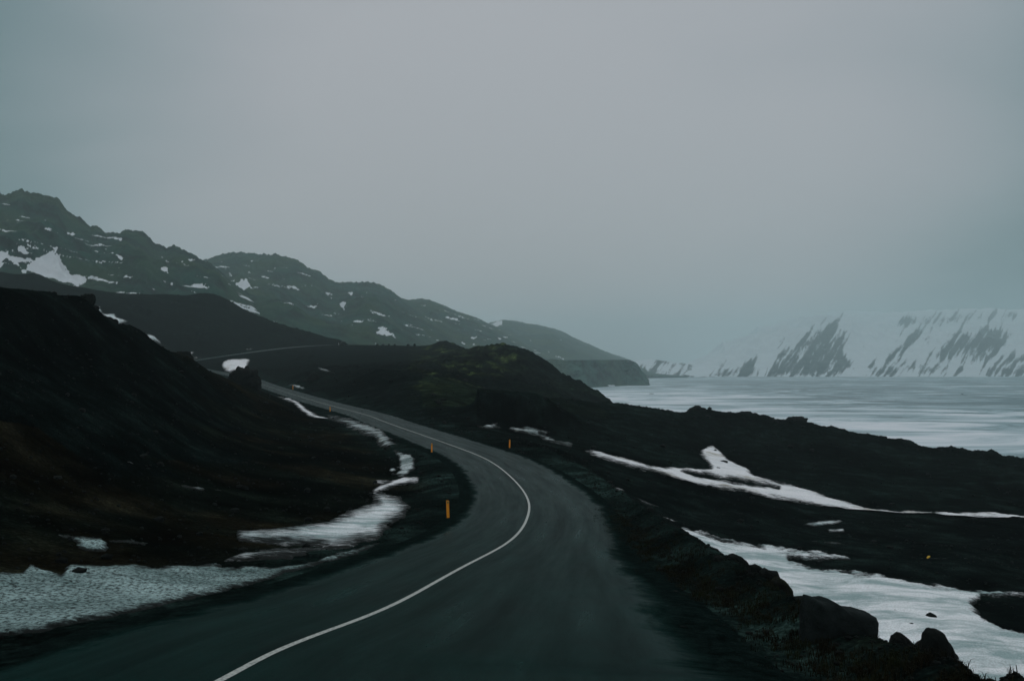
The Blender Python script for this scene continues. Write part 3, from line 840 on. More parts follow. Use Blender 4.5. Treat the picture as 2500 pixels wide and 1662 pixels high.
# around the far road
snow([[(540, 893), (545, 882), (556, 878), (575, 876), (600, 875), (612, 877), (606, 890), (602, 905), (590, 906), (560, 912), (546, 904)]],
     (335, 425), "rounded bright snow patch above the big boulder, between the two stretches of road", M_snow, thick=0.6, wig=1.5, wl_px=12, edge=3, seed=14)
snow([[(228, 745), (245, 748), (250, 765), (280, 765), (282, 772), (316, 785), (300, 790), (278, 795), (262, 782), (245, 768), (228, 755)]],
     (300, 480), "jagged snow patch on the far dark hill, beside the black crags of the left crest", M_snow_wet, thick=0.5, wig=2.5, wl_px=14, edge=3, seed=15)
snow([[(330, 800), (345, 812), (375, 818), (392, 832), (396, 840), (370, 834), (345, 820)]],
     (300, 480), "elongated snow patch lower on the far dark hill, just above the left crest line", M_snow_wet, thick=0.5, wig=2.5, wl_px=14, edge=3, seed=35)
snow([[(453, 864), (468, 858), (477, 858), (470, 865), (458, 868)]],
     (380, 480), "small bright snow pad above the point where the far road emerges", M_snow, thick=0.5, wig=1, wl_px=12, edge=2, seed=16)
snow([[(467, 872), (500, 870), (480, 876), (470, 876)]],
     (380, 480), "thin snow pad touching the far road where it emerges behind the left slope", M_snow, thick=0.5, wig=1, wl_px=12, edge=2, seed=36)
snow([[(705, 940), (718, 938), (735, 942), (745, 947), (738, 951), (722, 946)]],
     (222, 300), "small snow spot on the road bank behind a distant orange post", M_snow_wet, thick=0.2, wig=1.5, wl_px=12, edge=2, seed=17)
snow([[(774, 896), (795, 902), (812, 907), (798, 908), (782, 903)]],
     (250, 560), "short snow sliver on the middle slope, between far road and near road", M_snow_wet, thick=0.4, wig=1, wl_px=12, edge=2, seed=18)
snow([[(598, 851), (618, 849), (614, 855), (600, 855)]],
     (350, 560), "faint snow scrap above the lower part of the far road", M_snow_wet, thick=0.4, wig=1, wl_px=12, edge=2, seed=38)


# ------------------------------------------------------------------ mountains
def mountain(name, crest, foot, back_d, mat, seed, rock=(), snow_polys=(), rows=190, lam=180.0, amp=20.0, prof=1.25, jag=1.0,
             snow_base=-1.0, scatter=None, px=2.2, gully=(1.0, 2.2), humps=()):
    """crest: (x, y, d) seen in the photo; foot: (x, y, d) where it meets flat land. A real sheet with a front, crest and back."""
    c = np.array(crest, float); f = np.array(foot, float)
    x0, x1 = c[0, 0], c[-1, 0]
    xs = np.arange(x0, x1, px)
    cy = np.interp(xs, c[:, 0], c[:, 1]); cd = pchip(c[:, 0], c[:, 2], xs)
    fy = np.interp(xs, f[:, 0], f[:, 1]); fd = np.interp(xs, f[:, 0], f[:, 2])
    cz = EYE - (cy - HY) / F * cd; fz = EYE - (fy - HY) / F * fd
    u = (xs - CX) / F
    t = np.concatenate([np.linspace(0, 1, rows), 1 + np.linspace(0, 1, 24)[1:] ** 1.5])
    T, U = np.meshgrid(t, u, indexing='ij')
    FD, CD, FZ, CZ = [a[None] * np.ones_like(T) for a in (fd, cd, fz, cz)]
    Dp = np.where(T <= 1, FD + (CD - FD) * T, CD + (T - 1) * back_d)
    X = U * Dp
    front = FZ + (CZ - FZ) * np.clip(T, 0, 1) ** prof
    b = np.clip(T - 1, 0, 1)
    Z = np.where(T <= 1, front, CZ * (1 - b ** 1.3) + (-5) * b ** 1.3)
    env = np.sin(np.pi * np.clip(T, 0, 1)) ** 0.8 * np.clip((CZ - FZ) / 150, 0.15, 1.2)
    nz = fbm(X / lam * gully[0], Dp / lam / gully[1] * 1.6, 7, seed, 0.52, ridged=True)
    nz2 = fbm(X / lam * 0.4, Dp / lam * 0.3, 3, seed + 50)
    Z = Z + env * amp * (nz - 0.15) + env * amp * 1.4 * nz2
    for hx, hd, hw, hdw, hh in humps:
        Z = Z + hh * np.exp(-((PXq(U) - hx) / hw) ** 2 - ((Dp - hd) / hdw) ** 2)
    cr = np.exp(-((T - 1) / 0.12) ** 2)
    Z = Z + cr * jag * (1.3 * fbm(X / 26, Dp / 80, 6, seed + 9, 0.7, ridged=True) + 0.5 * fbm(X / 5, Dp / 20, 3, seed + 12) - 0.3)
    x, y = proj(X, Dp, Z)
    sn = np.full(X.shape, snow_base)
    hid = T > 1.02
    cpx = Dp / F
    wob = fbm(X / (cpx * 22), Z / (cpx * 14), 5, seed + 31, 0.7)
    ac = (X * 0.82 - Z * 0.57) / cpx; al = (X * 0.57 + Z * 0.82) / cpx
    wx = 9 * fbm(ac / 60, al / 60, 3, seed + 35)
    streak = fbm((ac + wx) / 12, al / 100, 6, seed + 33, 0.66)
    fine_ = fbm(ac / 5, al / 24, 5, seed + 37, 0.7)
    if rock: sn = np.minimum(sn, 0.95 - 1.5 * np.maximum(0, streak + 0.5 * fine_ + 0.25 * wob - 0.12))
    for pl in snow_polys:
        v = poly_sd(pl, x, y) + wob * 11
        sn = np.maximum(sn, np.clip(0.35 + v * 0.12, -1, 1))
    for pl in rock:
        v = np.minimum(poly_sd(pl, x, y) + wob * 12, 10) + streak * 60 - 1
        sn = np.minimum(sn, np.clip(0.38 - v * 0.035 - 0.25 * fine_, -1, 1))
    if scatter:
        thr, lo_, hi_ = scatter
        k = fbm(X / 42, Z / 7 + X / 70, 6, seed + 71, 0.66) + 0.25 * fbm(X / 260, Z / 60, 2, seed + 75)
        band = sstep(lo_, lo_ + 0.15, T) * (1 - sstep(hi_, hi_ + 0.1, T))
        sn = np.maximum(sn, np.clip((k - thr) * 6, -1, 0.7) * band - (1 - band))
    i = np.arange(X.size).reshape(X.shape)
    qd = np.stack([i[:-1, :-1], i[:-1, 1:], i[1:, 1:], i[1:, :-1]], -1).reshape(-1, 4)
    o = make_mesh(name, np.stack([X, Dp, Z], -1).reshape(-1, 3), qd, mat, attrs={"snow": sn.ravel()})
    tag(o, kind="structure")
    return o


def PXq(U): return CX + F * U


M_m1 = mat_mountain("mossy_mountain", (0.006, 0.027, 0.020), (0.020, 0.044, 0.018), scale=0.03)
M_m2 = mat_mountain("snow_mountain_rock", (0.03, 0.035, 0.035), (0.045, 0.05, 0.05), snowc=(0.58, 0.64, 0.68), scale=0.012, m0=0.66, m1=1.03)
M_head = mat_mountain("headland_rock", (0.020, 0.050, 0.040), (0.045, 0.065, 0.036), scale=0.03)

snow1 = [
    [(65, 648), (88, 632), (108, 620), (128, 612), (145, 628), (155, 640), (162, 655), (175, 668), (215, 672), (208, 690), (190, 699), (160, 688), (100, 675), (70, 662)],
    [(-60, 600), (0, 612), (20, 618), (45, 640), (66, 668), (55, 668), (35, 640), (15, 630), (5, 640), (0, 655), (-60, 640)],
    [(35, 598), (60, 602), (75, 625), (52, 620)], [(65, 597), (110, 607), (80, 609)], [(155, 562), (190, 571), (180, 577), (165, 575)], [(120, 600), (140, 605), (135, 612)],
    [(110, 558), (140, 560), (130, 563)], [(245, 597), (300, 630), (296, 632), (250, 603)], [(272, 577), (298, 580), (295, 588), (275, 583)], [(220, 672), (270, 685), (295, 690), (270, 692), (240, 684), (215, 680)],
    [(386, 650), (410, 655), (412, 665), (395, 660)], [(395, 628), (418, 640), (410, 643)], [(432, 635), (450, 636), (445, 642)], [(455, 632), (476, 634), (465, 637)],
    [(445, 703), (495, 718), (470, 714)], [(395, 684), (425, 690), (420, 696)], [(370, 703), (385, 708), (378, 709)]]
mountain("mountain", [(-700, 430, 1037), (-300, 455, 1037), (-60, 470, 1037), (0, 477, 1037), (23, 482, 1037), (40, 473, 1043), (54, 468, 1043), (77, 480, 1048), (100, 482, 1048), (142, 497, 1059), (157, 518, 1065), (184, 538, 1070), (222, 566, 1081),
                      (237, 565, 1087), (260, 580, 1092), (295, 578, 1103), (306, 572, 1103), (340, 573, 1114), (356, 580, 1119), (375, 603, 1125), (406, 612, 1136), (425, 603, 1147),
                      (448, 612, 1158), (475, 624, 1168), (497, 641, 1179), (520, 655, 1185), (560, 690, 1190), (620, 740, 1190), (700, 810, 1179), (760, 850, 1179)],
         [(-700, 860, 640), (0, 860, 640), (500, 860, 700), (760, 862, 800)], 350, M_m1, 11, snow_polys=snow1, lam=190, amp=34, jag=9.0, prof=1.05, scatter=(0.17, 0.12, 0.8))
snow2 = [[(550, 660), (580, 680), (605, 680), (608, 690), (603, 705), (592, 710), (575, 705), (572, 690), (588, 683), (565, 675)], [(537, 640), (565, 633), (560, 638)],
         [(600, 637), (623, 634), (615, 640)], [(690, 697), (720, 695), (730, 708), (715, 704)], [(668, 693), (695, 707), (690, 708)], [(785, 705), (812, 720), (800, 722)], [(828, 738), (845, 738), (840, 757), (830, 750)],
         [(755, 711), (780, 720), (765, 719)], [(850, 712), (865, 714), (855, 721)], [(572, 730), (588, 742), (580, 742)], [(915, 812), (935, 802), (962, 810), (965, 825), (945, 820)],
         [(912, 830), (925, 838), (915, 842)], [(880, 790), (895, 797), (890, 797)], [(665, 783), (680, 788), (672, 789)], [(718, 712), (730, 719), (722, 718)]]
mountain("mountain", [(430, 720, 1912), (480, 652, 1849), (497, 641, 1810), (528, 630, 1785), (574, 620, 1785), (600, 622, 1785), (631, 626, 1785), (673, 624, 1798), (700, 631, 1810), (723, 637, 1823), (750, 658, 1836), (781, 668, 1849),
                      (804, 689, 1862), (827, 697, 1887), (860, 695, 1912), (895, 695, 1925), (917, 700, 1938), (963, 723, 1964), (978, 738, 1976), (1010, 760, 1976), (1060, 790, 1976), (1120, 825, 1976), (1200, 868, 1976)],
         [(430, 868, 900), (900, 868, 950), (1200, 880, 1300)], 400, M_m1, 23, snow_polys=snow2, lam=260, amp=36, jag=8.0, prof=1.0, scatter=(0.20, 0.08, 0.75),
         humps=[(640, 1050, 120, 140, 28)])
snow3 = [[(1122, 832), (1130, 832), (1141, 848), (1136, 850)], [(1152, 824), (1165, 823), (1158, 829)], [(1158, 840), (1178, 854), (1172, 853)], [(1215, 824), (1224, 828), (1220, 829)]]
mountain("mountain", [(860, 740, 2650), (900, 700, 2581), (963, 732, 2581), (978, 736, 2581), (1000, 737, 2595), (1028, 734, 2608), (1050, 738, 2623), (1089, 755, 2650), (1127, 769, 2678), (1165, 780, 2706), (1192, 793, 2720), (1230, 812, 2720),
                      (1270, 832, 2720), (1330, 860, 2720), (1400, 885, 2720)],
         [(860, 870, 1300), (1200, 880, 1500), (1400, 905, 1800)], 400, M_m1, 37, snow_polys=snow3, lam=320, amp=36, jag=7.0, prof=1.0, scatter=(0.22, 0.1, 0.9), rows=150)
snow4 = [[(1180, 783), (1192, 790), (1225, 783), (1228, 795), (1195, 796)], [(1290, 825), (1302, 834), (1296, 833)], [(1365, 826), (1380, 835), (1374, 834)], [(1357, 868), (1366, 868), (1382, 880), (1370, 878)], [(1335, 853), (1345, 860), (1340, 859)]]
mountain("mountain", [(1100, 800, 4000), (1165, 785, 3920), (1192, 789, 3920), (1230, 782, 3920), (1265, 786, 3936), (1300, 794, 3968), (1350, 804, 4000), (1386, 822, 4032), (1430, 842, 4080), (1504, 868, 4160), (1549, 883, 4240), (1600, 900, 4320), (1680, 917, 4400)],
         [(1100, 880, 1900), (1500, 915, 2300), (1680, 921.5, 2600)], 500, M_m1, 41, snow_polys=snow4, lam=400, amp=36, jag=6.0, prof=1.0, scatter=(0.32, 0.1, 0.9), rows=130)
# low snowy shore beyond the headland and faint hills at the head of the lake
mountain("hill", [(1480, 905, 3150), (1550, 880, 3200), (1590, 877, 3300), (1640, 884, 3350), (1690, 890, 3400), (1760, 905, 3300), (1800, 917, 3100)],
         [(1480, 921, 2700), (1800, 920.2, 2800)], 500, M_m2, 47, rock=[[(1540, 895), (1600, 902), (1700, 912), (1740, 918), (1560, 918)], [(1600, 880), (1680, 890), (1640, 893)]],
         lam=260, amp=14, jag=3, snow_base=0.75, rows=90)

rocks = [
    [(1872, 916), (1888, 902), (1905, 870), (1918, 845), (1938, 832), (1955, 822), (1975, 826), (2005, 800), (2036, 790), (2058, 806), (2064, 850), (2070, 884), (2080, 895), (2050, 905), (2034, 916)],
    [(2168, 884), (2180, 860), (2210, 830), (2235, 808), (2268, 800), (2256, 828), (2212, 855), (2185, 880)],
    [(2272, 876), (2300, 845), (2325, 822), (2350, 808), (2375, 815), (2412, 798), (2455, 812), (2452, 840), (2420, 870), (2405, 888), (2365, 888), (2325, 878)],
    [(2430, 890), (2470, 872), (2560, 850), (2560, 865), (2500, 880), (2450, 896)],
    [(1745, 918), (1762, 900), (1830, 880), (1862, 916)],
    [(2130, 918), (2135, 895), (2190, 902), (2205, 912)], [(2200, 905), (2215, 893), (2245, 892), (2235, 903)], [(2255, 905), (2265, 896), (2290, 900), (2270, 908)],
    [(2300, 912), (2315, 900), (2330, 903), (2315, 914)], [(2330, 908), (2345, 896), (2365, 900), (2350, 912)], [(2405, 917), (2410, 900), (2450, 895), (2600, 896), (2600, 918), (2500, 919)],
    [(2200, 786), (2330, 775), (2470, 768), (2475, 772), (2330, 781), (2210, 789)]]  # thin band near the crest: a cloud shadow painted in as dark rock
gull = []
for (a, b, c, d) in ((1945, 905, 2010, 812), (1985, 905, 2015, 875), (1960, 910, 1975, 890), (2330, 878, 2360, 830), (2352, 882, 2378, 838), (2378, 884, 2395, 825), (2400, 880, 2432, 822), (1905, 905, 1925, 880)):
    gull.append([(a, b), (a + 6, b - 6), ((a + c) / 2 + 6, (b + d) / 2), (c, d), ((a + c) / 2 - 2, (b + d) / 2)])


def snow_mountain():
    # rock faces with white gullies cut through them, and a painted cloud-shadow band
    c = [(1640, 900, 4200), (1720, 870, 5200), (1800, 836, 6200), (1880, 800, 6800), (1960, 776, 7000), (2020, 768, 7000), (2080, 762, 6900), (2150, 764, 6700), (2250, 762, 6400), (2400, 758, 6000), (2500, 756, 5800), (2800, 745, 5600), (3300, 735, 5600)]
    f = [(1640, 919.6, 2820), (2500, 919.2, 2880), (3300, 919, 2900)]
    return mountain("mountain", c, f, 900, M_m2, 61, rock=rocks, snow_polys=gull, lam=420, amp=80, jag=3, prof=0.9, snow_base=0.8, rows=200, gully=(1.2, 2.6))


snow_mountain()

# headland: flat-topped cliff standing in the lake
def headland():
    xs = np.arange(1150, 1592, 1.5)
    top = np.interp(xs, [1150, 1320, 1345, 1380, 1535, 1552, 1558, 1566, 1576, 1582, 1586, 1592], [884, 882, 876, 879, 878, 884, 890, 904, 915, 930, 939, 943])
    basey = np.interp(xs, [1150, 1420, 1480, 1530, 1592], [950, 947, 944, 941, 941])
    u = (xs - CX) / F
    fd = EYE * F / (basey - HY)
    t = np.concatenate([np.linspace(0, 1, 70), np.linspace(1, 2, 30)[1:], np.linspace(2, 3, 12)[1:]])
    T, U = np.meshgrid(t, u, indexing='ij')
    FD = fd[None] * np.ones_like(T)
    run = 60 + 18 * fbm(U * 40, U * 0 + 2, 3, 5)
    H = -(top[None] - HY) / F * (FD + run) + EYE
    Dp = np.where(T <= 1, FD + run * T, np.where(T <= 2, FD + run + 420 * (T - 1), FD + run + 420 + 120 * (T - 2)))
    X = U * Dp
    tt = np.clip(T, 0, 1)
    Z = -2 + (H + 2) * (tt ** 0.7)
    Z = np.where(T > 2, H * (1 - (T - 2)) - 3 * (T - 2), Z)
    env = np.sin(np.pi * tt)
    Z = Z + env * 5 * fbm(X / 30, Z / 14, 6, 19, 0.6, ridged=True) - (T > 1) * (T <= 2) * 4 * (T - 1)
    Dp = Dp + env * 22 * fbm(X / 40, Z / 30 + 5, 5, 29, 0.55, ridged=True)
    sn = np.full(X.shape, -1.0)
    x, y = proj(X, Dp, Z)
    for pl in ([(1480, 939), (1500, 938), (1505, 944), (1485, 944)],):
        sn = np.maximum(sn, np.clip(0.3 + poly_sd(pl, x, y) * 0.2, -1, 1))
    i = np.arange(X.size).reshape(X.shape)
    qd = np.stack([i[:-1, :-1], i[:-1, 1:], i[1:, 1:], i[1:, :-1]], -1).reshape(-1, 4)
    o = make_mesh("headland", np.stack([X, Dp, Z], -1).reshape(-1, 3), qd, M_head, attrs={"snow": sn.ravel()})
    tag(o, kind="structure")


headland()


# ------------------------------------------------------------------ boulders
def unit_sphere(sub):
    import bmesh
    bm = bmesh.new(); bmesh.ops.create_icosphere(bm, subdivisions=sub, radius=1.0)
    v = np.array([p.co[:] for p in bm.verts]); f = np.array([[q.index for q in p.verts] for p in bm.faces])
    bm.free(); return v, f


SPH = {k: unit_sphere(k) for k in (1, 2, 3, 5)}


def rock_shape(dims, seed, planes=16, sub=5, rough_=0.05, sharp=34.0):
    r = np.random.RandomState(seed)
    v, f = SPH[sub]
    pn_ = r.normal(size=(planes, 3)); pn_ /= np.linalg.norm(pn_, axis=1)[:, None]
    pd = r.uniform(0.62, 1.0, planes)
    dt = v @ pn_.T
    q = np.where(dt > 0.05, pd / np.maximum(dt, 0.05), 9.0)
    rad = -np.log(np.exp(-sharp * np.minimum(q, 1.4)).sum(1) + math.exp(-sharp * 1.1)) / sharp
    rad = rad * (1 + rough_ * (fbm(v[:, 0] * 2.2 + seed, v[:, 1] * 2.2 + v[:, 2] * 1.7, 4, seed) + 0.6 * fbm(v[:, 2] * 6 + seed, v[:, 0] * 6 - v[:, 1] * 5, 4, seed + 3)) * 2)
    return v * rad[:, None] * np.array(dims)[None] / 2, f


def boulder(x, ybase, d, wpx, hpx, label, mat=None, seed=0, depth=None, rz=0.0, tilt=0.0, planes=16, sub=5, rough_=0.05, sink=0.25, group=None, name="boulder", cat="boulder", z=None):

    w = wpx / F * d; h = hpx / F * d
    dep = (depth or 0.9) * w
    hh = h / (1 - sink)
    v, f = rock_shape((w * 1.12, dep, hh * 1.12), seed, planes, sub, rough_)
    c, s_ = math.cos(tilt), math.sin(tilt)
    v = np.stack([v[:, 0] * c - v[:, 2] * s_, v[:, 1], v[:, 0] * s_ + v[:, 2] * c], 1)
    o = make_mesh(name, v, f, mat or M_rock)
    p = P(x, ybase, d)
    zz = p[2] if z is None else z
    if d < 60 and z is None:
        g_ = zat(p[0], p[1]); zz = min(zz, g_ + 0.03) if x > 1250 else zz
    o.location = (p[0], p[1], zz + hh * (0.5 - sink))
    tag(o, label, cat, group)
    return o




def outline_rock(outline, d, depth, label, mat=None, seed=0, group=None, cat="boulder", name="boulder", bump=0.035, fan=3.2):
    """rock with a traced outline, real width, height and depth, rounded towards front and back"""
    p = np.array([[(x - CX) / F * d, EYE - (y - HY) / F * d] for x, y in outline])
    q = np.vstack([p, p[:1]])
    sl = np.concatenate([[0], np.cumsum(np.linalg.norm(np.diff(q, axis=0), axis=1))])
    n_ = 120
    t_ = np.linspace(0, sl[-1], n_, endpoint=False)
    o2 = np.stack([np.interp(t_, sl, q[:, 0]), np.interp(t_, sl, q[:, 1])], 1)
    c_ = o2.mean(0); size = np.linalg.norm(o2.max(0) - o2.min(0)); base = o2[:, 1].min()
    rr = np.random.RandomState(seed)
    tw = rr.uniform(-0.25, 0.25, 2)
    V = []
    ns = 22
    for i in range(1, ns):
        v_ = -math.cos(math.pi * i / ns)
        k_ = (1 - abs(v_) ** fan) ** (1 / fan)
        r_ = o2 - c_
        pt = c_ + r_ * k_
        pt[:, 0] += tw[0] * v_ * depth * 0.4
        yv = v_ * depth / 2 + tw[1] * (pt[:, 0] - c_[0])
        V.append(np.stack([pt[:, 0], np.full(n_, 0) + yv, pt[:, 1]], 1))
    V = np.concatenate(V)
    cen = np.array([c_[0], 0, c_[1]])
    V = np.vstack([V, cen + [tw[0] * -depth * 0.4, -depth / 2, 0], cen + [tw[0] * depth * 0.4, depth / 2, 0]])
    dirn = V - cen; dirn /= np.linalg.norm(dirn, axis=1)[:, None] + 1e-9
    sc_ = size * 0.25
    nz = fbm(V[:, 0] / sc_ + V[:, 1] / sc_ * 0.7 + seed, V[:, 2] / sc_ - V[:, 1] / sc_ * 0.6, 5, seed, 0.6, ridged=True)
    nz = nz + 0.45 * fbm(V[:, 0] / sc_ * 4 + V[:, 1] / sc_ * 3 + seed, V[:, 2] / sc_ * 4 - V[:, 1] / sc_ * 2.5, 4, seed + 5, 0.6)
    nz = nz * 0.6 + 0.7 * np.floor(nz * 3.2) / 3.2
    V = V + dirn * (nz * bump * size)[:, None]
    I = np.arange((ns - 1) * n_).reshape(ns - 1, n_)
    nx = np.roll(I, -1, axis=1)
    qd = np.stack([I[:-1], nx[:-1], nx[1:], I[1:]], -1).reshape(-1, 4)
    a_ = (ns - 1) * n_
    tr = [(I[0, (j + 1) % n_], I[0, j], a_) for j in range(n_)] + [(I[-1, j], I[-1, (j + 1) % n_], a_ + 1) for j in range(n_)]
    loc_ = np.array([c_[0], d + depth / 2, base])
    V = V + np.array([0, d + depth / 2, 0]) - loc_
    o = make_mesh(name, V, [qd, np.array(tr)], mat or M_rock)
    o.location = loc_
    tag(o, label, cat, group)
    return o


G_v = "rocks along the verge edge"
boulder(603, 905, 158, 12, 12, "small pointed stone on the left slope crest just behind the big boulder", seed=8, planes=12, rough_=0.1, sub=3, cat="stone", name="stone")
boulder(212, 742, 80, 34, 26, "jagged black crag standing on the left slope crest", seed=12, planes=18, rough_=0.16, sink=0.3, name="crag", cat="crag")
boulder(262, 795, 90, 46, 26, "low black crag on the left crest below the pointed one", seed=15, planes=18, rough_=0.16, sink=0.4, name="crag", cat="crag")
boulder(450, 878, 123, 46, 24, "rounded dark rock hump at the end of the left crest by the far road", seed=16, planes=18, rough_=0.1, sink=0.45)
# verge rocks, right
outline_rock([(551, 965), (550, 940), (554, 922), (562, 907), (571, 904), (576, 897), (581, 903), (600, 902), (613, 906), (617, 920), (623, 935), (620, 950), (618, 968)], 150, 4.5,
             "large dark knobbly boulder beside the road at the foot of the left slope", seed=3, bump=0.05)
outline_rock([(1985, 1600), (1988, 1500), (1996, 1472), (2016, 1478), (2036, 1474), (2076, 1497), (2098, 1500), (2136, 1508), (2143, 1520), (2140, 1552), (2152, 1600)], 13.6, 0.62,
             "long flat-topped black slab on the verge edge above the snow field", M_wetrock, seed=21, group=G_v, bump=0.018, fan=5)
outline_rock([(2180, 1625), (2188, 1585), (2196, 1566), (2209, 1556), (2219, 1559), (2236, 1572), (2252, 1590), (2262, 1625)], 12.4, 0.42, "squat dark boulder on the verge, left of the tallest one", seed=24, group=G_v, bump=0.03)
outline_rock([(2240, 1640), (2250, 1584), (2268, 1570), (2284, 1571), (2300, 1590), (2306, 1640)], 11.95, 0.3, "low dark boulder wedged against the foot of the tallest verge boulder", seed=25, group=G_v, bump=0.03)
outline_rock([(2268, 1670), (2280, 1585), (2286, 1560), (2298, 1550), (2316, 1553), (2328, 1574), (2340, 1592), (2352, 1610), (2350, 1626), (2372, 1670)], 11.5, 0.5, "tallest dark verge boulder with sloping right side, near bottom right", seed=27, group=G_v, bump=0.025)
outline_rock([(1893, 1480), (1896, 1425), (1908, 1415), (1922, 1424), (1937, 1440), (1942, 1456), (1945, 1480)], 18.3, 0.5, "mossy rounded block on the verge edge left of the long slab", M_mossrock, seed=31, group=G_v)
outline_rock([(1862, 1450), (1864, 1402), (1876, 1394), (1890, 1401), (1906, 1403), (1910, 1416), (1912, 1450)], 19.3, 0.5, "flat dark rock on the verge edge beside the mossy block", seed=32, group=G_v)
outline_rock([(1832, 1420), (1838, 1386), (1852, 1383), (1863, 1388), (1868, 1420)], 20.6, 0.4, "small dark rock farthest up the verge row, left of the flat one", seed=33, group=G_v)
outline_rock([(1780, 1400), (1788, 1362), (1800, 1358), (1815, 1366), (1828, 1376), (1838, 1400)], 22.6, 0.5, "low rough rock at the far end of the verge rock row", seed=34, group=G_v, bump=0.05)
outline_rock([(1945, 1500), (1950, 1465), (1966, 1462), (1974, 1466), (1984, 1463), (1993, 1472), (1996, 1500)], 16.6, 0.35, "small dark rock between the mossy block and the long slab", seed=35, group=G_v, bump=0.04)
outline_rock([(2264, 1525), (2266, 1514), (2272, 1504), (2280, 1499), (2289, 1504), (2294, 1512), (2302, 1520), (2300, 1526)], 40.7, 0.5, "dark pyramid-shaped rock poking out of the large snow field", seed=51, bump=0.02)
outline_rock([(2246, 1524), (2248, 1514), (2262, 1512), (2268, 1516), (2270, 1524)], 41.0, 0.5, "flat dark rock shelf at the left foot of the pyramid-shaped rock", seed=52, name="stone", cat="stone", bump=0.02)
vr = random.Random(4)
for k, (x, y, d, w, h, nm) in enumerate(((1745, 1345, 25.0, 22, 9, "low stone on the bare verge edge where the snow field narrows"),)):
    boulder(x, y, d, w, h, nm, seed=40 + k, planes=12, sub=3, group=G_v, name="stone", cat="stone")
boulder(1768, 1132, 130, 22, 9, "dark rock near the top of the forked snow drift", seed=53, planes=12, sub=3)
boulder(1850, 1166, 124, 16, 9, "dark rock on the upper right edge of the forked snow drift", seed=54, planes=12, sub=3)
boulder(1930, 1214, 104, 20, 6, "flat dark rock in the middle of the forked snow drift", seed=55, planes=12, sub=3, depth=1.4)
boulder(1794, 1336, 62, 9, 5, "tiny dark stone at the narrow upper end of the large snow field", seed=56, planes=12, sub=3, name="stone", cat="stone")
# shore outcrops on the ridge line
boulder(1700, 1008, 199, 46, 16, "angular black outcrop on the lake ridge line, tallest of the row", seed=61, planes=14, rough_=0.12, name="outcrop", cat="outcrop", group="outcrops on the lake ridge", sink=0.35)
boulder(1822, 1014, 192, 36, 9, "low black outcrop on the lake ridge in the middle of the row", seed=62, planes=14, rough_=0.14, name="outcrop", cat="outcrop", group="outcrops on the lake ridge", sink=0.4)
boulder(1945, 1030, 187, 44, 12, "rounded black outcrop on the lake ridge, third from the left", seed=63, planes=14, rough_=0.14, name="outcrop", cat="outcrop", group="outcrops on the lake ridge", sink=0.4)
boulder(2150, 1072, 175, 26, 8, "small black outcrop on the lake ridge where it drops to the right", seed=64, planes=14, rough_=0.14, name="outcrop", cat="outcrop", group="outcrops on the lake ridge", sink=0.4)
boulder(2410, 1112, 158, 24, 7, "last small outcrop on the lake ridge near the right border", seed=65, planes=14, rough_=0.14, name="outcrop", cat="outcrop", group="outcrops on the lake ridge", sink=0.4)
# stones by the far road
boulder(838, 842, 566, 14, 9, "blocky dark rock at the far end of the hill beside the far road", seed=75, planes=12, sub=3)
for k, (x, hh_) in enumerate(((868, 3), (921, 5), (935, 4), (950, 5), (963, 4), (996, 4), (1012, 5))):
    dd = 585
    p = P(x, 845, dd)
    boulder(x, 845.5, dd, 6 + (k % 3), hh_ + 1.5, "small dark stone in the row lining the far road on the skyline", seed=80 + k, planes=12, sub=2, name="stone", cat="stone", group="stones lining the far road")
for k, (x, y, d, w, h) in enumerate(((765, 925, 238, 26, 18), (748, 932, 236, 18, 9))):
    boulder(x, y, d, w, h, ("dark knobbly rock on the bank across the road from the big boulder", "smaller dark rock at the left foot of the bank rock")[k], seed=95 + k, planes=16, sub=3, rough_=0.12)


# ------------------------------------------------------------------ road marker posts
def simple_mat(name, col, rough_=0.5, spec=0.4):
    m, N, L, b = new_mat(name)
    tc = N.new("ShaderNodeTexCoord")
    n = noise_node(N, L, tc.outputs["Object"], 9.0, 5, 0.7)
    r = ramp_node(N, L, n.outputs["Fac"], [(0.3, tuple(0.75 * k for k in col)), (0.65, col)])
    L.new(r.outputs[0], b.inputs["Base Color"])
    b.inputs["Roughness"].default_value = rough_
    b.inputs["Specular IOR Level"].default_value = spec
    return m


M_orange = simple_mat("orange_plastic", (0.92, 0.34, 0.014), 0.55)
M_refl = simple_mat("grey_reflector", (0.22, 0.20, 0.07), 0.35)
M_white = simple_mat("white_plastic", (0.7, 0.7, 0.7), 0.5)
M_black = simple_mat("black_plastic", (0.02, 0.02, 0.02), 0.5)
M_yellow = simple_mat("yellow_plastic", (0.75, 0.48, 0.03), 0.5)


def extrude(outline, y0, y1):
    """outline in x,z -> closed prism between y0 and y1"""
    n_ = len(outline)
    v = [(a, y0, b) for a, b in outline] + [(a, y1, b) for a, b in outline]
    quads_ = [(i, (i + 1) % n_, n_ + (i + 1) % n_, n_ + i) for i in range(n_)]
    c0_ = len(v); v.append((np.mean([a for a, b in outline]), y0, np.mean([b for a, b in outline])))
    v.append((v[c0_][0], y1, v[c0_][2]))
    tris = [((i + 1) % n_, i, c0_) for i in range(n_)] + [(n_ + i, n_ + (i + 1) % n_, c0_ + 1) for i in range(n_)]
    return np.array(v), [np.array(quads_), np.array(tris)]


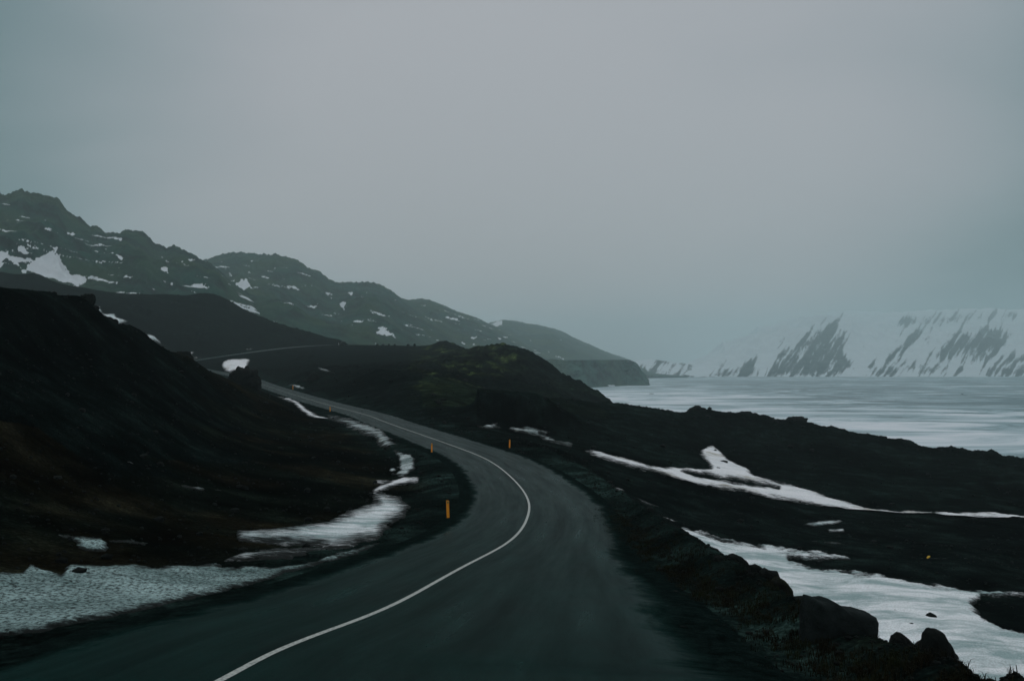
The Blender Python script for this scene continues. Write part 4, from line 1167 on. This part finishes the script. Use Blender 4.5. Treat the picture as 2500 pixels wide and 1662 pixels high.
def post_parts(root, body_mat, w=0.13, t=0.035, h=0.95):
    bh = h * 0.80
    out = [(-w / 2, -0.12), (w / 2, -0.12), (w / 2, bh), (-w / 2, bh)]
    v, f = extrude(out, -t / 2, t / 2)
    make_mesh("post_body", v, f, body_mat, parent=root, smooth=False)
    # slanted head, slightly proud, with the reflector face
    hd = [(-w / 2, bh), (w / 2, bh), (w / 2, h - 0.035), (w / 2 - 0.02, h - 0.02), (-w / 2 + 0.02, h), (-w / 2, h - 0.012)]
    v, f = extrude(hd, -t / 2, t / 2)
    hm = make_mesh("post_head", v, f, body_mat, parent=root, smooth=False)
    hm["label"] = "slanted top of the marker post"
    rf = [(-w / 2 + 0.022, bh + 0.03), (w / 2 - 0.022, bh + 0.03), (w / 2 - 0.022, h - 0.06), (-w / 2 + 0.022, h - 0.045)]
    v, f = extrude(rf, -t / 2 - 0.006, t / 2 + 0.006)
    rm = make_mesh("reflector", v, f, M_refl, parent=root, smooth=False)
    rm["label"] = "dull olive reflector"


proto = None
posts = [((1094, 1270, 39.3), 1.0, -0.03, "nearest and tallest-looking orange marker post, on the inside of the bend"),
         ((1054, 1105, 79.3), 0.95, 0.02, "orange marker post at the left edge of the wet road just past the bend"),
         ((1244, 1095, 84.3), 0.97, 0.03, "orange marker post alone on the right side of the bend"),
         ((806, 1005.6, 143), 1.0, -0.02, "orange marker post on the left road edge above the ragged snow strip"),
         ((715, 951, 232), 1.35, 0.03, "distant orange marker post in front of a snow spot, right side of the road"),
         ((627, 947, 222), 0.95, 0.0, "smallest orange marker post, beside the big boulder")]
for q, hsc, lean, lab in posts:
    p = P(*q)
    if proto is None:
        root = bpy.data.objects.new("marker_post", None); link(root)
        post_parts(root, M_orange)
        proto = root
    else:
        root = proto.copy(); link(root)
        for ch in proto.children:
            c = ch.copy(); link(c); c.parent = root
    gz = zat(p[0], p[1])
    root.location = (p[0], p[1], gz)
    root.scale = (1.0 + 0.0015 * q[2], 1.0, (p[2] - gz + hsc * 1.0) / 0.95 if abs(p[2] - gz) < 1.2 else hsc)
    root.rotation_euler = (0.0, lean, math.radians(18))
    tag(root, lab, "road marker", "orange marker posts along the road")
    print("post", q, "ground", round(gz, 2), "wanted", round(p[2], 2))
root = bpy.data.objects.new("marker_post", None); link(root)
p = P(827, 843, 560)
root.location = (p[0], p[1] + 0, p[2]); root.scale = (2.2, 1, 2.0)
post_parts(root, M_white)
tag(root, "tiny white marker post where the far road rounds the hill", "road marker")

# small yellow marker lying in the hollow
v, f = extrude([(-0.28, 0), (0.22, 0), (0.30, 0.16), (0.05, 0.24), (-0.2, 0.16)], -0.1, 0.1)
ym = make_mesh("marker_stub", v, f, M_yellow, smooth=False)
p = P(2267, 1377, 60)
ym.scale = (0.5, 0.5, 0.5)
ym.location = (p[0], p[1], zat(p[0], p[1]) + 0.05); ym.rotation_euler = (0, -0.4, 0.3)
tag(ym, "tiny yellow object lying on the dark ground above the snow field", "marker")

# ------------------------------------------------------------------ loose stones and verge grass (uncountable)
def scatter_stones(spots, sub, mat, label, seed):
    r = np.random.RandomState(seed)
    bank = [rock_shape((1, 1, 0.7), 500 + i, 9, sub, 0.08) for i in range(8)]
    VV = []; FF = []; n0 = 0
    for (x, y, z, s_) in spots:
        v, f = bank[r.randint(8)]
        a = r.uniform(0, 6.28); c, q = math.cos(a), math.sin(a)
        vv = v * s_ * np.array([1, r.uniform(0.6, 1), r.uniform(0.6, 1.1)])
        vv = np.stack([vv[:, 0] * c - vv[:, 1] * q, vv[:, 0] * q + vv[:, 1] * c, vv[:, 2]], 1) + np.array([x, y, z + 0.12 * s_])
        VV.append(vv); FF.append(f + n0); n0 += len(v)
    o = make_mesh("loose_stones", np.concatenate(VV), np.concatenate(FF), mat, smooth=False)
    tag(o, label, "stones", kind="stuff")


r = np.random.RandomState(5)
sp = []
for _ in range(5200):                       # shoulders and near slopes
    k = r.randint(10, 320)
    sd_ = r.choice([-1, 1]); o_ = (4.6 + abs(r.normal()) * 2.2) * sd_
    q = path[k, :2] + nor[k] * o_
    if q[1] < 6 or abs(q[0] / q[1]) > 0.75 or q[1] > 140: continue
    sp.append((q[0], q[1], zat(*q), r.uniform(0.02, 0.07) * (1 + q[1] * 0.012) * (1 + 2 * (r.rand() > 0.96))))
for _ in range(4200):                       # verge bank right
    yy = 8.5 + 55 * r.rand() ** 1.6
    xx = 6.3 + r.normal() * 0.9
    sp.append((xx, yy, zat(xx, yy), r.uniform(0.02, 0.08) * (1 + 1.5 * (r.rand() > 0.93))))
for _ in range(5000):                       # slopes
    dd = 18 * (16 ** r.rand()); u_ = r.uniform(-0.68, 0.68)
    xx, yy = u_ * dd, dd
    if abs(path_dist(np.array([xx]), np.array([yy]))[0][0]) < 6: continue
    sp.append((xx, yy, zat(xx, yy), r.uniform(0.05, 0.22) * (0.4 + dd / 60) * (1 + 1.5 * (r.rand() > 0.93))))
scatter_stones(sp, 1, M_rock, "loose dark stones scattered over slopes and road shoulders", 9)


def mat_grass():
    m, N, L, b = new_mat("dry_grass")
    tc = N.new("ShaderNodeTexCoord")
    n = noise_node(N, L, tc.outputs["Object"], 1.3, 4, 0.6)
    r_ = ramp_node(N, L, n.outputs["Fac"], [(0.35, (0.005, 0.0045, 0.002)), (0.5, (0.011, 0.010, 0.004)), (0.68, (0.011, 0.015, 0.005))])
    L.new(r_.outputs[0], b.inputs["Base Color"]); b.inputs["Roughness"].default_value = 0.9
    b.inputs["Specular IOR Level"].default_value = 0.05
    return m


VV = []; FF = []; nv = 0
clump = []
for _ in range(2600):
    yy = 8.8 + 34 * r.rand() ** 1.5
    xx = 5.35 + r.normal() * 0.45 - 0.01 * yy
    if fbm(np.array([xx / 0.9]), np.array([yy / 1.4]), 3, 66)[0] < -0.12: continue
    clump.append((xx, yy))
for xx, yy in clump:
    zz = zat(xx, yy)
    for _b in range(9):
        a = r.uniform(0, 6.28); l_ = r.uniform(0.05, 0.15); bw = r.uniform(0.004, 0.008)
        bx, by = xx + r.normal() * 0.05, yy + r.normal() * 0.05
        dx, dy = math.cos(a), math.sin(a)
        lean = r.uniform(0.2, 1.1)
        p0 = (bx - dy * bw, by + dx * bw, zz - 0.02); p1 = (bx + dy * bw, by - dx * bw, zz - 0.02)
        m0 = (bx + dx * l_ * lean * 0.4 + dy * bw * 0.7, by + dy * l_ * lean * 0.4 - dx * bw * 0.7, zz + l_ * 0.65)
        m1 = (bx + dx * l_ * lean * 0.4 - dy * bw * 0.7, by + dy * l_ * lean * 0.4 + dx * bw * 0.7, zz + l_ * 0.65)
        tp = (bx + dx * l_ * lean, by + dy * l_ * lean, zz + l_ * (1 - 0.3 * lean))
        VV += [p0, p1, m0, m1, tp]
        FF += [(nv, nv + 1, nv + 2), (nv, nv + 2, nv + 3), (nv + 3, nv + 2, nv + 4)]; nv += 5
gr = make_mesh("grass", np.array(VV), np.array(FF), mat_grass(), smooth=False)
tag(gr, "short brown-green grass along the rocky verge", "grass", kind="stuff")

# ------------------------------------------------------------------ haze
def haze():
    x0, x1, y0, y1, z0, z1 = -6500, 9500, -400, 9500, -45, 560
    v = np.array([(x, y, z) for z in (z0, z1) for x, y in ((x0, y0), (x1, y0), (x1, y1), (x0, y1))], float)
    f = np.array([(3, 2, 1, 0), (4, 5, 6, 7), (0, 1, 5, 4), (1, 2, 6, 5), (2, 3, 7, 6), (3, 0, 4, 7)])
    m = bpy.data.materials.new("mist"); m.use_nodes = True
    N, L = m.node_tree.nodes, m.node_tree.links
    N.clear()
    out = N.new("ShaderNodeOutputMaterial")
    pv = N.new("ShaderNodeVolumePrincipled")
    pv.inputs["Color"].default_value = (0.74, 0.92, 0.95, 1)
    pv.inputs["Density"].default_value = 0.00021
    pv.inputs["Anisotropy"].default_value = 0.3
    L.new(pv.outputs[0], out.inputs["Volume"])
    o = make_mesh("haze", v, f, m, smooth=False)
    tag(o, "thin grey mist over the lake and mountains", "haze", kind="stuff")


haze()
